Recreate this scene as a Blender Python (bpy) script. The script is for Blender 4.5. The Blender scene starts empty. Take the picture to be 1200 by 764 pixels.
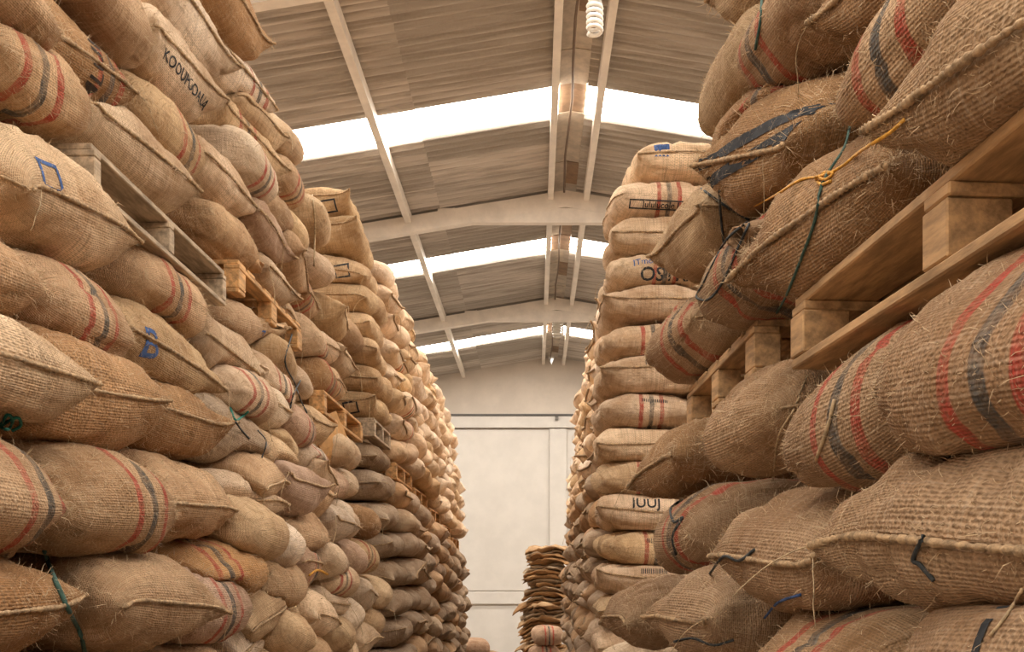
import bpy, bmesh, math, random
import numpy as np
from mathutils import Vector, Matrix
from mathutils.bvhtree import BVHTree

PI = math.pi
random.seed(7)
scene = bpy.context.scene
C = scene.collection

# ------------------------------------------------------------------ camera
F, PX, PY = 1100.0, 626.0, 672.0          # focal length and vanishing point in pixels of the 1200x764 frame
cam_d = bpy.data.cameras.new('camera')
cam_d.sensor_width = 36.0
cam_d.lens = F / 1200.0 * 36.0
cam_d.shift_x = (600.0 - PX) / 1200.0
cam_d.shift_y = (PY - 382.0) / 1200.0
cam_d.clip_end = 200.0
cam = bpy.data.objects.new('camera', cam_d)
C.objects.link(cam)
cam.location = (0, 0, 0)                   # eye level is z = 0, the floor lies 2.7 m below (taken from a ladder)
cam.rotation_euler = (PI / 2, 0, 0)
scene.camera = cam
FLOOR = -2.7

# ------------------------------------------------------------------ light and exposure
world = bpy.data.worlds.new('daylight')
scene.world = world
world.use_nodes = True
wn = world.node_tree.nodes['Background']
wn.inputs[0].default_value = (1.0, 0.93, 0.84, 1)
wn.inputs[1].default_value = 1.5
SKYLIGHT_STRENGTH = 21.0
scene.view_settings.view_transform = 'Standard'
scene.view_settings.look = 'None'
scene.view_settings.exposure = -0.18
scene.view_settings.gamma = 1.0
scene.view_settings.use_curve_mapping = False


# ------------------------------------------------------------------ helpers
def at(u, v, d):
    return Vector(((u - PX) * d / F, d, (PY - v) * d / F))


def obj(name, me, mat=None, parent=None):
    o = bpy.data.objects.new(name, me)
    C.objects.link(o)
    if mat is not None and len(me.materials) == 0:
        me.materials.append(mat)
    if parent is not None:
        o.parent = parent
    return o


def tag(o, label=None, cat=None, group=None, kind=None):
    if label:
        o['label'] = label
    if cat:
        o['category'] = cat
    if group:
        o['group'] = group
    if kind:
        o['kind'] = kind
    return o


def empty(name, loc=(0, 0, 0), rot=(0, 0, 0)):
    o = bpy.data.objects.new(name, None)
    o.empty_display_size = 0.05
    C.objects.link(o)
    o.location = loc
    o.rotation_euler = rot
    return o


def mesh(name, verts, faces, smooth=False):
    me = bpy.data.meshes.new(name)
    me.from_pydata([tuple(v) for v in verts], [], faces)
    me.update()
    if smooth:
        me.polygons.foreach_set('use_smooth', [True] * len(me.polygons))
    return me


def box_me(name, x0, x1, y0, y1, z0, z1, bev=0.0):
    bm = bmesh.new()
    bmesh.ops.create_cube(bm, size=1.0)
    for v in bm.verts:
        v.co = Vector(((x0 + x1) / 2 + v.co.x * (x1 - x0), (y0 + y1) / 2 + v.co.y * (y1 - y0),
                       (z0 + z1) / 2 + v.co.z * (z1 - z0)))
    if bev:
        bmesh.ops.bevel(bm, geom=list(bm.edges), offset=bev, segments=1, affect='EDGES', profile=0.5)
    me = bpy.data.meshes.new(name)
    bm.to_mesh(me)
    bm.free()
    return me


def tube_arrays(pts, rads, n=6):
    pts = [Vector(p) for p in pts]
    V, Fc = [], []
    m = len(pts)
    for i, p in enumerate(pts):
        tg = (pts[min(i + 1, m - 1)] - pts[max(i - 1, 0)])
        if tg.length < 1e-9:
            tg = Vector((0, 0, 1))
        tg.normalize()
        up = Vector((0, 0, 1)) if abs(tg.z) < 0.9 else Vector((1, 0, 0))
        a = tg.cross(up).normalized()
        b = tg.cross(a).normalized()
        r = rads[i] if hasattr(rads, '__len__') else rads
        for k in range(n):
            q = 2 * PI * k / n
            V.append(p + (a * math.cos(q) + b * math.sin(q)) * r)
    for i in range(m - 1):
        for k in range(n):
            k2 = (k + 1) % n
            Fc.append((i * n + k, i * n + k2, (i + 1) * n + k2, (i + 1) * n + k))
    Fc.append(tuple(range(n - 1, -1, -1)))
    Fc.append(tuple((m - 1) * n + k for k in range(n)))
    return V, Fc


def tube_me(name, pts, rads, n=6):
    V, Fc = tube_arrays(pts, rads, n)
    return mesh(name, V, Fc, True)


def spline(ctrl, n=8):
    """Catmull-Rom through the control points."""
    P = [Vector(c) for c in ctrl]
    P = [P[0] * 2 - P[1]] + P + [P[-1] * 2 - P[-2]]
    out = []
    for i in range(1, len(P) - 2):
        for k in range(n):
            t = k / n
            a, b, c, d = P[i - 1], P[i], P[i + 1], P[i + 2]
            out.append(0.5 * ((2 * b) + (c - a) * t + (2 * a - 5 * b + 4 * c - d) * t * t + (3 * b - a - 3 * c + d) * t ** 3))
    out.append(P[-2])
    return out


def vnoise(P, seed=0.0):
    P = np.asarray(P, float)
    i = np.floor(P)
    f = P - i
    f = f * f * (3 - 2 * f)

    def h(ix, iy, iz):
        s = np.sin(ix * 127.1 + iy * 311.7 + iz * 74.7 + seed * 13.73) * 43758.5453
        return s - np.floor(s)
    x, y, z = i[..., 0], i[..., 1], i[..., 2]
    fx, fy, fz = f[..., 0], f[..., 1], f[..., 2]
    c00 = h(x, y, z) * (1 - fx) + h(x + 1, y, z) * fx
    c10 = h(x, y + 1, z) * (1 - fx) + h(x + 1, y + 1, z) * fx
    c01 = h(x, y, z + 1) * (1 - fx) + h(x + 1, y, z + 1) * fx
    c11 = h(x, y + 1, z + 1) * (1 - fx) + h(x + 1, y + 1, z + 1) * fx
    c0 = c00 * (1 - fy) + c10 * fy
    c1 = c01 * (1 - fy) + c11 * fy
    return (c0 * (1 - fz) + c1 * fz) * 2 - 1


# ------------------------------------------------------------------ materials
def new_mat(name):
    m = bpy.data.materials.new(name)
    m.use_nodes = True
    nt = m.node_tree
    return m, nt, nt.nodes['Principled BSDF']


def nd(nt, kind, **kw):
    n = nt.nodes.new(kind)
    for k, v in kw.items():
        setattr(n, k, v)
    return n


def link(nt, a, b):
    nt.links.new(a, b)


def math_n(nt, op, a, b=None, c=None, clamp=False):
    n = nd(nt, 'ShaderNodeMath', operation=op)
    n.use_clamp = clamp
    for i, x in enumerate((a, b, c)):
        if x is None:
            continue
        if isinstance(x, (int, float)):
            n.inputs[i].default_value = x
        else:
            link(nt, x, n.inputs[i])
    return n.outputs[0]


def mixc(nt, fac, a, b, mode='MIX'):
    n = nd(nt, 'ShaderNodeMix', data_type='RGBA', blend_type=mode)
    n.clamp_factor = True
    if isinstance(fac, (int, float)):
        n.inputs[0].default_value = fac
    else:
        link(nt, fac, n.inputs[0])
    for i, x in ((6, a), (7, b)):
        if isinstance(x, tuple):
            n.inputs[i].default_value = x if len(x) == 4 else (*x, 1)
        else:
            link(nt, x, n.inputs[i])
    return n.outputs[2]


def noise_n(nt, vec, scale, detail=3.0, rough=0.6):
    n = nd(nt, 'ShaderNodeTexNoise')
    n.inputs['Scale'].default_value = scale
    n.inputs['Detail'].default_value = detail
    n.inputs['Roughness'].default_value = rough
    if vec is not None:
        link(nt, vec, n.inputs['Vector'])
    return n.outputs['Fac']


def ramp_n(nt, fac, lo, hi):
    n = nd(nt, 'ShaderNodeMapRange')
    n.interpolation_type = 'SMOOTHSTEP'
    link(nt, fac, n.inputs[0])
    n.inputs[1].default_value = lo
    n.inputs[2].default_value = hi
    return n.outputs[0]


def burlap_material(name, weave=True):
    m, nt, b = new_mat(name)
    oi = nd(nt, 'ShaderNodeObjectInfo')
    tc = nd(nt, 'ShaderNodeTexCoord')
    loc = nd(nt, 'ShaderNodeVectorMath', operation='ADD')
    sc = nd(nt, 'ShaderNodeVectorMath', operation='SCALE')
    link(nt, oi.outputs['Location'], sc.inputs[0])
    sc.inputs['Scale'].default_value = 3.7
    link(nt, tc.outputs['Object'], loc.inputs[0])
    link(nt, sc.outputs[0], loc.inputs[1])
    P = loc.outputs[0]
    big = noise_n(nt, P, 3.5, 4, 0.6)
    mid = noise_n(nt, P, 17.0, 4, 0.65)
    fine = noise_n(nt, P, 120.0, 2, 0.6)
    tone = oi.outputs['Color']
    # the tone of this sack, with faded and soiled patches
    dark = mixc(nt, 1.0, tone, (0.62, 0.52, 0.42), 'MULTIPLY')
    light = mixc(nt, 1.0, tone, (1.22, 1.22, 1.18), 'MULTIPLY')
    col = mixc(nt, ramp_n(nt, big, 0.32, 0.70), dark, light)
    stain = noise_n(nt, P, 7.0, 5, 0.7)
    col = mixc(nt, math_n(nt, 'MULTIPLY', ramp_n(nt, stain, 0.54, 0.72), 0.5), col, (0.16, 0.085, 0.035))
    specks = ramp_n(nt, noise_n(nt, P, 55.0, 4, 0.75), 0.62, 0.72)
    col = mixc(nt, math_n(nt, 'MULTIPLY', specks, 0.55), col, (0.10, 0.055, 0.025))
    col = mixc(nt, math_n(nt, 'MULTIPLY', ramp_n(nt, mid, 0.35, 0.65), 0.30), col, tone)
    # printed stripes that run along the sack through its middle
    fy = nd(nt, 'ShaderNodeAttribute', attribute_name='fy').outputs['Fac']
    st = nd(nt, 'ShaderNodeAttribute', attribute_type='OBJECT', attribute_name='stripe').outputs['Fac']
    so = nd(nt, 'ShaderNodeAttribute', attribute_type='OBJECT', attribute_name='stripe_offset').outputs['Fac']
    wob = math_n(nt, 'MULTIPLY', math_n(nt, 'SUBTRACT', noise_n(nt, P, 9.0, 2), 0.5), 0.012)
    y = math_n(nt, 'ADD', math_n(nt, 'SUBTRACT', fy, so), wob)
    ay = math_n(nt, 'ABSOLUTE', y)

    def band(c, w):
        dd = math_n(nt, 'ABSOLUTE', math_n(nt, 'SUBTRACT', ay, c))
        mr = nd(nt, 'ShaderNodeMapRange')
        mr.interpolation_type = 'SMOOTHSTEP'
        link(nt, dd, mr.inputs[0])
        mr.inputs[1].default_value = w
        mr.inputs[2].default_value = w * 0.72
        return mr.outputs[0]
    fade = math_n(nt, 'ADD', 0.42, math_n(nt, 'MULTIPLY', ramp_n(nt, noise_n(nt, P, 14.0, 5, 0.75), 0.34, 0.62), 0.52))
    uv = nd(nt, 'ShaderNodeUVMap').outputs['UV']
    su = nd(nt, 'ShaderNodeSeparateXYZ')
    link(nt, uv, su.inputs[0])
    if weave:
        nz = math_n(nt, 'MULTIPLY', math_n(nt, 'SUBTRACT', noise_n(nt, P, 26.0, 3), 0.5), 1.2)
        nz2 = math_n(nt, 'MULTIPLY', math_n(nt, 'SUBTRACT', mid, 0.5), 1.6)
        K = 2 * PI / 0.0057
        a = math_n(nt, 'SINE', math_n(nt, 'ADD', math_n(nt, 'MULTIPLY', su.outputs[0], K * 0.85), nz))
        c = math_n(nt, 'SINE', math_n(nt, 'ADD', math_n(nt, 'MULTIPLY', su.outputs[1], K), nz2))
        checker = math_n(nt, 'MULTIPLY', math_n(nt, 'SINE', math_n(nt, 'ADD', math_n(nt, 'MULTIPLY', su.outputs[0], K * 0.425), nz)),
                         math_n(nt, 'SINE', math_n(nt, 'ADD', math_n(nt, 'MULTIPLY', su.outputs[1], K * 0.5), nz2)))
        wv = math_n(nt, 'ADD', math_n(nt, 'MULTIPLY', a, 0.30), math_n(nt, 'ADD', math_n(nt, 'MULTIPLY', c, 0.55), math_n(nt, 'MULTIPLY', checker, 0.5)))
        hole = ramp_n(nt, wv, 0.05, -0.75)
        hmask = math_n(nt, 'MULTIPLY', hole, math_n(nt, 'ADD', 0.25, math_n(nt, 'MULTIPLY', ramp_n(nt, big, 0.3, 0.7), 0.30)))
    sm = math_n(nt, 'MULTIPLY', math_n(nt, 'MULTIPLY', band(0.068, 0.0155), st), fade)
    col = mixc(nt, sm, col, (0.45, 0.055, 0.04))
    sm2 = math_n(nt, 'MULTIPLY', math_n(nt, 'MULTIPLY', band(0.0, 0.0175), st), fade)
    col = mixc(nt, sm2, col, (0.055, 0.065, 0.07))
    if weave:
        col = mixc(nt, hmask, col, (0.10, 0.052, 0.022))
        for sc_, am in (((170, 7, 1), .34), ((7, 150, 1), .30)):      # uneven yarns, both ways
            mp = nd(nt, 'ShaderNodeMapping')
            link(nt, uv, mp.inputs['Vector'])
            mp.inputs['Scale'].default_value = sc_
            link(nt, oi.outputs['Location'], mp.inputs['Location'])
            yn = noise_n(nt, mp.outputs[0], 1.0, 2, 0.5)
            col = mixc(nt, math_n(nt, 'MULTIPLY', ramp_n(nt, yn, 0.45, 0.75), am), col, (0.17, 0.10, 0.05))
            col = mixc(nt, math_n(nt, 'MULTIPLY', ramp_n(nt, yn, 0.45, 0.25), am * .5), col, (0.80, 0.66, 0.48))
    link(nt, col, b.inputs['Base Color'])
    b.inputs['Roughness'].default_value = 0.95
    b.inputs['Specular IOR Level'].default_value = 0.12
    b.inputs['Sheen Weight'].default_value = 0.06
    b.inputs['Sheen Roughness'].default_value = 0.6
    b.inputs['Sheen Tint'].default_value = (1.0, 0.85, 0.65, 1)
    bp = nd(nt, 'ShaderNodeBump')
    if weave:
        hh = math_n(nt, 'ADD', math_n(nt, 'MULTIPLY', wv, 0.0013), math_n(nt, 'ADD', math_n(nt, 'MULTIPLY', fine, 0.004), math_n(nt, 'MULTIPLY', mid, 0.026)))
    else:
        hh = math_n(nt, 'ADD', math_n(nt, 'MULTIPLY', fine, 0.003), math_n(nt, 'MULTIPLY', mid, 0.03))
    link(nt, hh, bp.inputs['Height'])
    bp.inputs['Strength'].default_value = 0.8
    bp.inputs['Distance'].default_value = 1.0
    link(nt, bp.outputs[0], b.inputs['Normal'])
    return m


def simple_mat(name, col, rough=0.8, nscale=0, namp=0.3, metal=0.0, bump=0.0, stretch=None):
    m, nt, b = new_mat(name)
    b.inputs['Roughness'].default_value = rough
    b.inputs['Metallic'].default_value = metal
    if nscale:
        tc = nd(nt, 'ShaderNodeTexCoord')
        oi = nd(nt, 'ShaderNodeObjectInfo')
        mp = nd(nt, 'ShaderNodeMapping')
        link(nt, tc.outputs['Object'], mp.inputs['Vector'])
        link(nt, oi.outputs['Location'], mp.inputs['Location'])
        if stretch:
            mp.inputs['Scale'].default_value = stretch
        n = noise_n(nt, mp.outputs[0], nscale, 5, 0.65)
        c2 = tuple(c * (1 - namp) for c in col)
        c1 = tuple(min(1, c * (1 + namp * 0.6)) for c in col)
        link(nt, mixc(nt, ramp_n(nt, n, 0.3, 0.7), c2, c1), b.inputs['Base Color'])
        if bump:
            bp = nd(nt, 'ShaderNodeBump')
            link(nt, n, bp.inputs['Height'])
            bp.inputs['Distance'].default_value = bump
            link(nt, bp.outputs[0], b.inputs['Normal'])
    else:
        b.inputs['Base Color'].default_value = (*col, 1)
    return m


def sheet_material():
    """weathered corrugated roofing: each sheet has its own grey, streaked down the slope"""
    m, nt, b = new_mat('fibre_cement_sheet')
    oi = nd(nt, 'ShaderNodeObjectInfo')
    tc = nd(nt, 'ShaderNodeTexCoord')
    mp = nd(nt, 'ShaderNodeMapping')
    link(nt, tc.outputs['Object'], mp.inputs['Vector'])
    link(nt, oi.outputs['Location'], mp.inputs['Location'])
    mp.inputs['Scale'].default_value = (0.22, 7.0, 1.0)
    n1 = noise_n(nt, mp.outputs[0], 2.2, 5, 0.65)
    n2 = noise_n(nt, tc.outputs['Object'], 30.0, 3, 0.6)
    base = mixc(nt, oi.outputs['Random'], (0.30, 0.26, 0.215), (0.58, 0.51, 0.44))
    col = mixc(nt, math_n(nt, 'MULTIPLY', ramp_n(nt, n1, 0.42, 0.62), 0.75), base, (0.22, 0.18, 0.14))  # dark streaks: weathering, strengthened to stand in for weak corrugation shading
    col = mixc(nt, math_n(nt, 'MULTIPLY', n2, 0.25), col, (0.66, 0.59, 0.51))
    link(nt, col, b.inputs['Base Color'])
    b.inputs['Roughness'].default_value = 0.8
    return m


def skylight_material():
    """translucent plastic sheet with the daylight behind it"""
    m, nt, b = new_mat('translucent_roof_sheet')
    b.inputs['Base Color'].default_value = (0.9, 0.9, 0.86, 1)
    b.inputs['Roughness'].default_value = 0.5
    tc = nd(nt, 'ShaderNodeTexCoord')
    n = noise_n(nt, tc.outputs['Object'], 3.0, 4, 0.6)
    st = math_n(nt, 'MULTIPLY', math_n(nt, 'ADD', 0.75, math_n(nt, 'MULTIPLY', n, 0.5)), SKYLIGHT_STRENGTH)
    b.inputs['Emission Color'].default_value = (1.0, 0.95, 0.88, 1)
    link(nt, st, b.inputs['Emission Strength'])
    return m


M = {}
M['burlap'] = burlap_material('jute_burlap', True)
M['burlap_far'] = burlap_material('jute_burlap_distant', False)
M['fibre'] = simple_mat('jute_fibre', (0.60, 0.44, 0.27), 0.9)
M['seam'] = simple_mat('jute_seam', (0.45, 0.30, 0.165), 0.95, 60, 0.5, bump=0.004)
M['seam_far'] = simple_mat('jute_seam_distant', (0.36, 0.24, 0.13), 0.95)
M['ink_dark'] = simple_mat('dark_ink', (0.03, 0.031, 0.034), 0.9, 40, 0.6)
M['ink_blue'] = simple_mat('blue_ink', (0.06, 0.12, 0.30), 0.9, 40, 0.5)
M['ink_red'] = simple_mat('red_ink', (0.42, 0.06, 0.04), 0.9, 40, 0.5)
M['ink_brown'] = simple_mat('brown_ink', (0.05, 0.028, 0.015), 0.9, 40, 0.5)
M['twine_dark'] = simple_mat('dark_twine', (0.05, 0.055, 0.055), 0.8, 90, 0.5)
M['twine_green'] = simple_mat('green_twine', (0.05, 0.11, 0.085), 0.8, 90, 0.4)
M['twine_teal'] = simple_mat('teal_twine', (0.02, 0.20, 0.15), 0.7, 90, 0.4)
M['twine_orange'] = simple_mat('orange_cord', (0.72, 0.36, 0.05), 0.7, 90, 0.4)
M['twine_straw'] = simple_mat('straw_twine', (0.52, 0.38, 0.22), 0.9, 90, 0.4)
M['wood_grey'] = simple_mat('weathered_pallet_wood', (0.50, 0.375, 0.25), 0.85, 6, 0.45, bump=0.003, stretch=(6, 1, 6))
M['wood_orange'] = simple_mat('fresh_pallet_wood', (0.60, 0.33, 0.13), 0.75, 6, 0.45, bump=0.003, stretch=(6, 1, 6))
M['wood_tan'] = simple_mat('tan_pallet_wood', (0.52, 0.32, 0.155), 0.8, 6, 0.45, bump=0.003, stretch=(6, 1, 6))
M['cardboard'] = simple_mat('cardboard', (0.56, 0.30, 0.11), 0.85, 12, 0.25)
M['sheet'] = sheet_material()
M['skylight'] = skylight_material()
M['ridge_pale'] = simple_mat('pale_ridge_sheet', (0.55, 0.46, 0.36), 0.8, 4, 0.25)
M['ridge_brown'] = simple_mat('brown_ridge_sheet', (0.27, 0.17, 0.10), 0.8, 4, 0.3)
M['steel'] = simple_mat('cream_painted_steel', (0.76, 0.67, 0.57), 0.55, 2.5, 0.12)
M['plaster'] = simple_mat('cream_plaster', (0.62, 0.54, 0.455), 0.85, 1.2, 0.08)
M['door_white'] = simple_mat('off_white_door_paint', (0.58, 0.535, 0.48), 0.6, 1.5, 0.06)
M['dark_metal'] = simple_mat('dark_rail', (0.10, 0.09, 0.08), 0.5)
M['concrete'] = simple_mat('concrete_floor', (0.30, 0.26, 0.22), 0.85, 3, 0.3)
M['bulb'] = simple_mat('white_glass_tube', (0.85, 0.80, 0.72), 0.3)
M['socket'] = simple_mat('white_lamp_socket', (0.70, 0.66, 0.60), 0.4)
M['cable'] = simple_mat('brown_conduit', (0.16, 0.10, 0.06), 0.6)

# ------------------------------------------------------------------ the hall
RX, RZ, SLOPE = 0.56, 7.0, 0.165          # ridge position and roof slope
WALL_Y, HALL_L, HALL_R, FRONT_Y = 30.3, -9.6, 10.7, -9.0


def roof_z(x):
    return RZ - SLOPE * abs(x - RX)


def struct(name, me, mat, label=None):
    o = obj(name, me, mat)
    o['kind'] = 'structure'
    if label:
        o['label'] = label
    return o


struct('floor', box_me('floor', HALL_L - .2, HALL_R + .2, FRONT_Y, WALL_Y + .3, FLOOR - .2, FLOOR), M['concrete'],
       'grey concrete warehouse floor between the sack stacks')
zl, zr = roof_z(HALL_L), roof_z(HALL_R)
struct('wall_left', box_me('wall_left', HALL_L - .2, HALL_L, FRONT_Y, WALL_Y, FLOOR, zl - .02), M['plaster'],
       'cream side wall behind the left stacks')
struct('wall_right', box_me('wall_right', HALL_R, HALL_R + .2, FRONT_Y, WALL_Y, FLOOR, zr - .02), M['plaster'],
       'cream side wall behind the right stacks')
# gable wall with a small gap left open under the ridge
prof = [(HALL_L - .2, FLOOR), (HALL_R + .2, FLOOR), (HALL_R + .2, zr), (RX + .09, roof_z(RX + .09)), (RX + .0, RZ - .26),
        (RX - .09, roof_z(RX - .09)), (HALL_L - .2, zl)]
n = len(prof)
vv = [(x, WALL_Y, z) for x, z in prof] + [(x, WALL_Y + .2, z) for x, z in prof]
ff = [tuple(range(n)), tuple(range(2 * n - 1, n - 1, -1))] + [(i, i + n, (i + 1) % n + n, (i + 1) % n) for i in range(n)]
prof2 = [p_ for i, p_ in enumerate(prof) if i not in (3, 5)]
prof2[3] = (RX, RZ)
n2 = len(prof2)
struct('wall_front', mesh('wall_front', [(x, FRONT_Y - .2, z) for x, z in prof2] + [(x, FRONT_Y, z) for x, z in prof2],
                          [tuple(range(n2)), tuple(range(2 * n2 - 1, n2 - 1, -1))] + [(i, i + n2, (i + 1) % n2 + n2, (i + 1) % n2) for i in range(n2)]),
       M['plaster'], 'cream gable wall at the entrance end')
struct('wall_back', mesh('wall_back', vv, ff), M['plaster'], 'cream plastered gable wall closing the end of the hall')

# big sliding door on the gable wall: rail above, head board, stiles, rails and panels
kpx = WALL_Y / F
DY = WALL_Y - .14
door = empty('door_1', (0, DY, FLOOR))
door['kind'] = 'structure'
door['label'] = 'tall off-white panelled sliding door in the gable wall'


def wall_box(name, u0, u1, v0, v1, y0, y1, mat, parent):
    me = box_me(name, (u0 - PX) * kpx, (u1 - PX) * kpx, y0 - DY, y1 - DY, max(FLOOR, (PY - v1) * kpx) - FLOOR, (PY - v0) * kpx - FLOOR, .008)
    return obj(name, me, mat, parent)


wall_box('door_head', 440, 760, 488.5, 502, DY - .03, WALL_Y - .002, M['door_white'], door)
for u0, u1 in ((440, 522), (524, 644), (664, 760)):
    wall_box('door_panel', u0, u1, 503.2, 692, DY + .085, WALL_Y - .002, M['door_white'], door)
    wall_box('door_panel', u0, u1, 710, 774, DY + .085, WALL_Y - .002, M['door_white'], door)
for u0, u1 in ((644, 664),):
    wall_box('door_stile', u0, u1, 503.2, 774, DY, WALL_Y - .002, M['door_white'], door)
wall_box('door_rail', 440, 643.6, 693, 707.5, DY, WALL_Y - .002, M['door_white'], door)
wall_box('door_rail', 664.4, 760, 693, 707.5, DY, WALL_Y - .002, M['door_white'], door)
wall_box('sliding_track', 430, 770, 486.2, 488.2, DY - .08, WALL_Y - .002, M['dark_metal'], door)
wall_box('track_bracket', 650.5, 654, 488.6, 493.5, DY - .12, DY - .031, M['dark_metal'], door)


def bar(name, p0, p1, w, h, mat, parent=None):
    """straight box beam from p0 to p1 (centres of its top edge), w wide, h deep"""
    p0, p1 = Vector(p0), Vector(p1)
    d = (p1 - p0).normalized()
    s = d.cross(Vector((0, 0, 1))).normalized() * w / 2
    dn = Vector((0, 0, -h))
    V = [p0 - s, p0 + s, p0 + s + dn, p0 - s + dn, p1 - s, p1 + s, p1 + s + dn, p1 - s + dn]
    me_ = mesh(name, V, [(0, 1, 2, 3), (7, 6, 5, 4), (0, 4, 5, 1), (1, 5, 6, 2), (2, 6, 7, 3), (3, 7, 4, 0)])
    o = obj(name, me_, mat, parent)
    return o


# ---- roof sheets, each one a piece of the ceiling
ceil = empty('ceiling', (RX, 10, RZ))
ceil['kind'] = 'structure'
ceil['label'] = 'pitched corrugated roof with translucent skylight strips'
SW, SL = 0.86, 2.06


def sheet_mesh(name, mir, amp=0.044, waves=5, length=SL):
    per = 8
    nn = waves * per + 1
    V, Fc = [], []
    for i in range(nn):
        y = -SW / 2 - .02 + (SW + .04) * i / (nn - 1)
        z = amp * math.cos(2 * PI * i / per)
        V += [(0, y, z), (mir * length * 1.03, y, z - SLOPE * length * 1.03)]
    for i in range(nn - 1):
        q = (2 * i, 2 * i + 2, 2 * i + 3, 2 * i + 1)
        Fc.append(q if mir < 0 else q[::-1])
    return mesh(name, V, Fc, True)


sheet_L, sheet_R = sheet_mesh('roof_sheet', -1), sheet_mesh('roof_sheet', 1)
sky_L, sky_R = sheet_mesh('skylight_sheet', -1, 0.018, 4), sheet_mesh('skylight_sheet', 1, 0.018, 4)
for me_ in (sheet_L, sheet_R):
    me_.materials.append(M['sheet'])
for me_ in (sky_L, sky_R):
    me_.materials.append(M['skylight'])
rs = random.Random(5)
GAP = 0.20                                 # the sheets stop short of the ridge, the cap covers the rest
y0 = 13.83
ks = range(int((FRONT_Y - y0) / SW) - 1, int((WALL_Y - y0) / SW) + 1)
sky_ks = {k for k in ks if abs((y0 + k * SW - 13.83) / 6.42 - round((y0 + k * SW - 13.83) / 6.42)) * 6.42 < SW / 2}
for k in ks:
    y = y0 + k * SW
    issky = k in sky_ks
    for side in (-1, 1):
        for r in range(5):
            x = RX + side * (GAP + r * SL)
            if (side < 0 and x < HALL_L - .3) or (side > 0 and x > HALL_R + .3):
                continue
            me_ = (sky_L if side < 0 else sky_R) if issky else (sheet_L if side < 0 else sheet_R)
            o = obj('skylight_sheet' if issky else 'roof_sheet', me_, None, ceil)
            o.location = (x - RX, y - 10, roof_z(x) - RZ + rs.uniform(-.004, .004) - r * .006 + (k % 2) * .004)
            if issky:
                lp = bar('sheet_lap', (0, .03, -.028), (side * SL, .03, -.028 - SLOPE * SL), .014, .012, M['steel'], ceil)
                lp.location = o.location
                o['label'] = 'glowing translucent skylight sheet'
cap_me = {}
for side in (-1, 1):
    w = GAP + .12
    V = [(0, -SW / 2, 0), (0, SW / 2 + .03, .006), (side * w, SW / 2 + .03, -SLOPE * w + .006), (side * w, -SW / 2, -SLOPE * w)]
    V2 = [(a, b, c - .012) for a, b, c in V]
    f_ = [(0, 1, 2, 3), (7, 6, 5, 4), (0, 4, 5, 1), (1, 5, 6, 2), (2, 6, 7, 3), (3, 7, 4, 0)]
    for nm, mt in (('pale', 'ridge_pale'), ('brown', 'ridge_brown')):
        me_ = mesh('ridge_cap', V + V2, f_)
        me_.materials.append(M[mt])
        cap_me[side, nm] = me_
for k in ks:
    y = y0 + k * SW
    for side in (-1, 1):
        nm = 'brown' if (k in sky_ks or (side > 0 and k % 3 == 0)) else 'pale'
        o = obj('ridge_cap', cap_me[side, nm], None, ceil)
        o.location = (0, y - 10, .035 - (k % 2) * .008)


trim_no = [0]


def trim(o, label):
    o['kind'] = 'structure'
    o['label'] = label
    return o


# purlins that run along the hall
for x, lab in ((-7.4, 'outer'), (-4.85, 'second'), (-2.27, 'wide-set left'), (.296, 'left ridge'), (.94, 'right ridge'), (3.5, 'right'), (6.1, 'outer right')):
    trim_no[0] += 1
    z = roof_z(x) - .05
    o = bar('trim_%d' % trim_no[0], (x, FRONT_Y, z), (x, WALL_Y - .001, z), .11 if abs(x - RX) > .5 else .10, .17, M['steel'])
    trim(o, 'long cream steel %s purlin under the roof sheets' % lab)
# rafter frames: two sloping rafters and a collar tie each
for y in (-3.0, 3.5, 10.0, 17.0, 23.6):
    fr = empty('trim_%d' % (trim_no[0] + 1), (RX, y, RZ - .05))
    trim_no[0] += 1
    trim(fr, 'cream painted roof frame of two rafters and a collar tie')
    for side in (-1, 1):
        xe = (HALL_L if side < 0 else HALL_R)
        o = bar('rafter', (0, 0, -.04), (xe - RX, 0, roof_z(xe) - RZ - .04), .16, .30, M['steel'], fr)
        # haunch where the tie meets the rafter
        V = []
        for yy in (-.05, .05):
            V += [(side * 2.0, yy, -.52 + .18), (side * 3.6, yy, -.30 - SLOPE * 3.6 - .05), (side * 2.0, yy, -.62)]
        obj('haunch', mesh('haunch', V, [(0, 1, 2), (5, 4, 3), (0, 3, 4, 1), (1, 4, 5, 2), (2, 5, 3, 0)]), M['steel'], fr)
    bar('collar_tie', (-2.3, 0, -.36), (2.3, 0, -.36), .14, .26, M['steel'], fr)
# conduit along the ridge
o = struct('trim_%d' % (trim_no[0] + 1), tube_me('conduit', [(RX - .03 + .02 * math.sin(i * 1.7), FRONT_Y + (WALL_Y - FRONT_Y) * i / 40 * .999, RZ - .10 - .03 * abs(math.sin(i))) for i in range(41)], .018, 6),
           M['cable'], 'thin brown conduit strung along the ridge')


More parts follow.
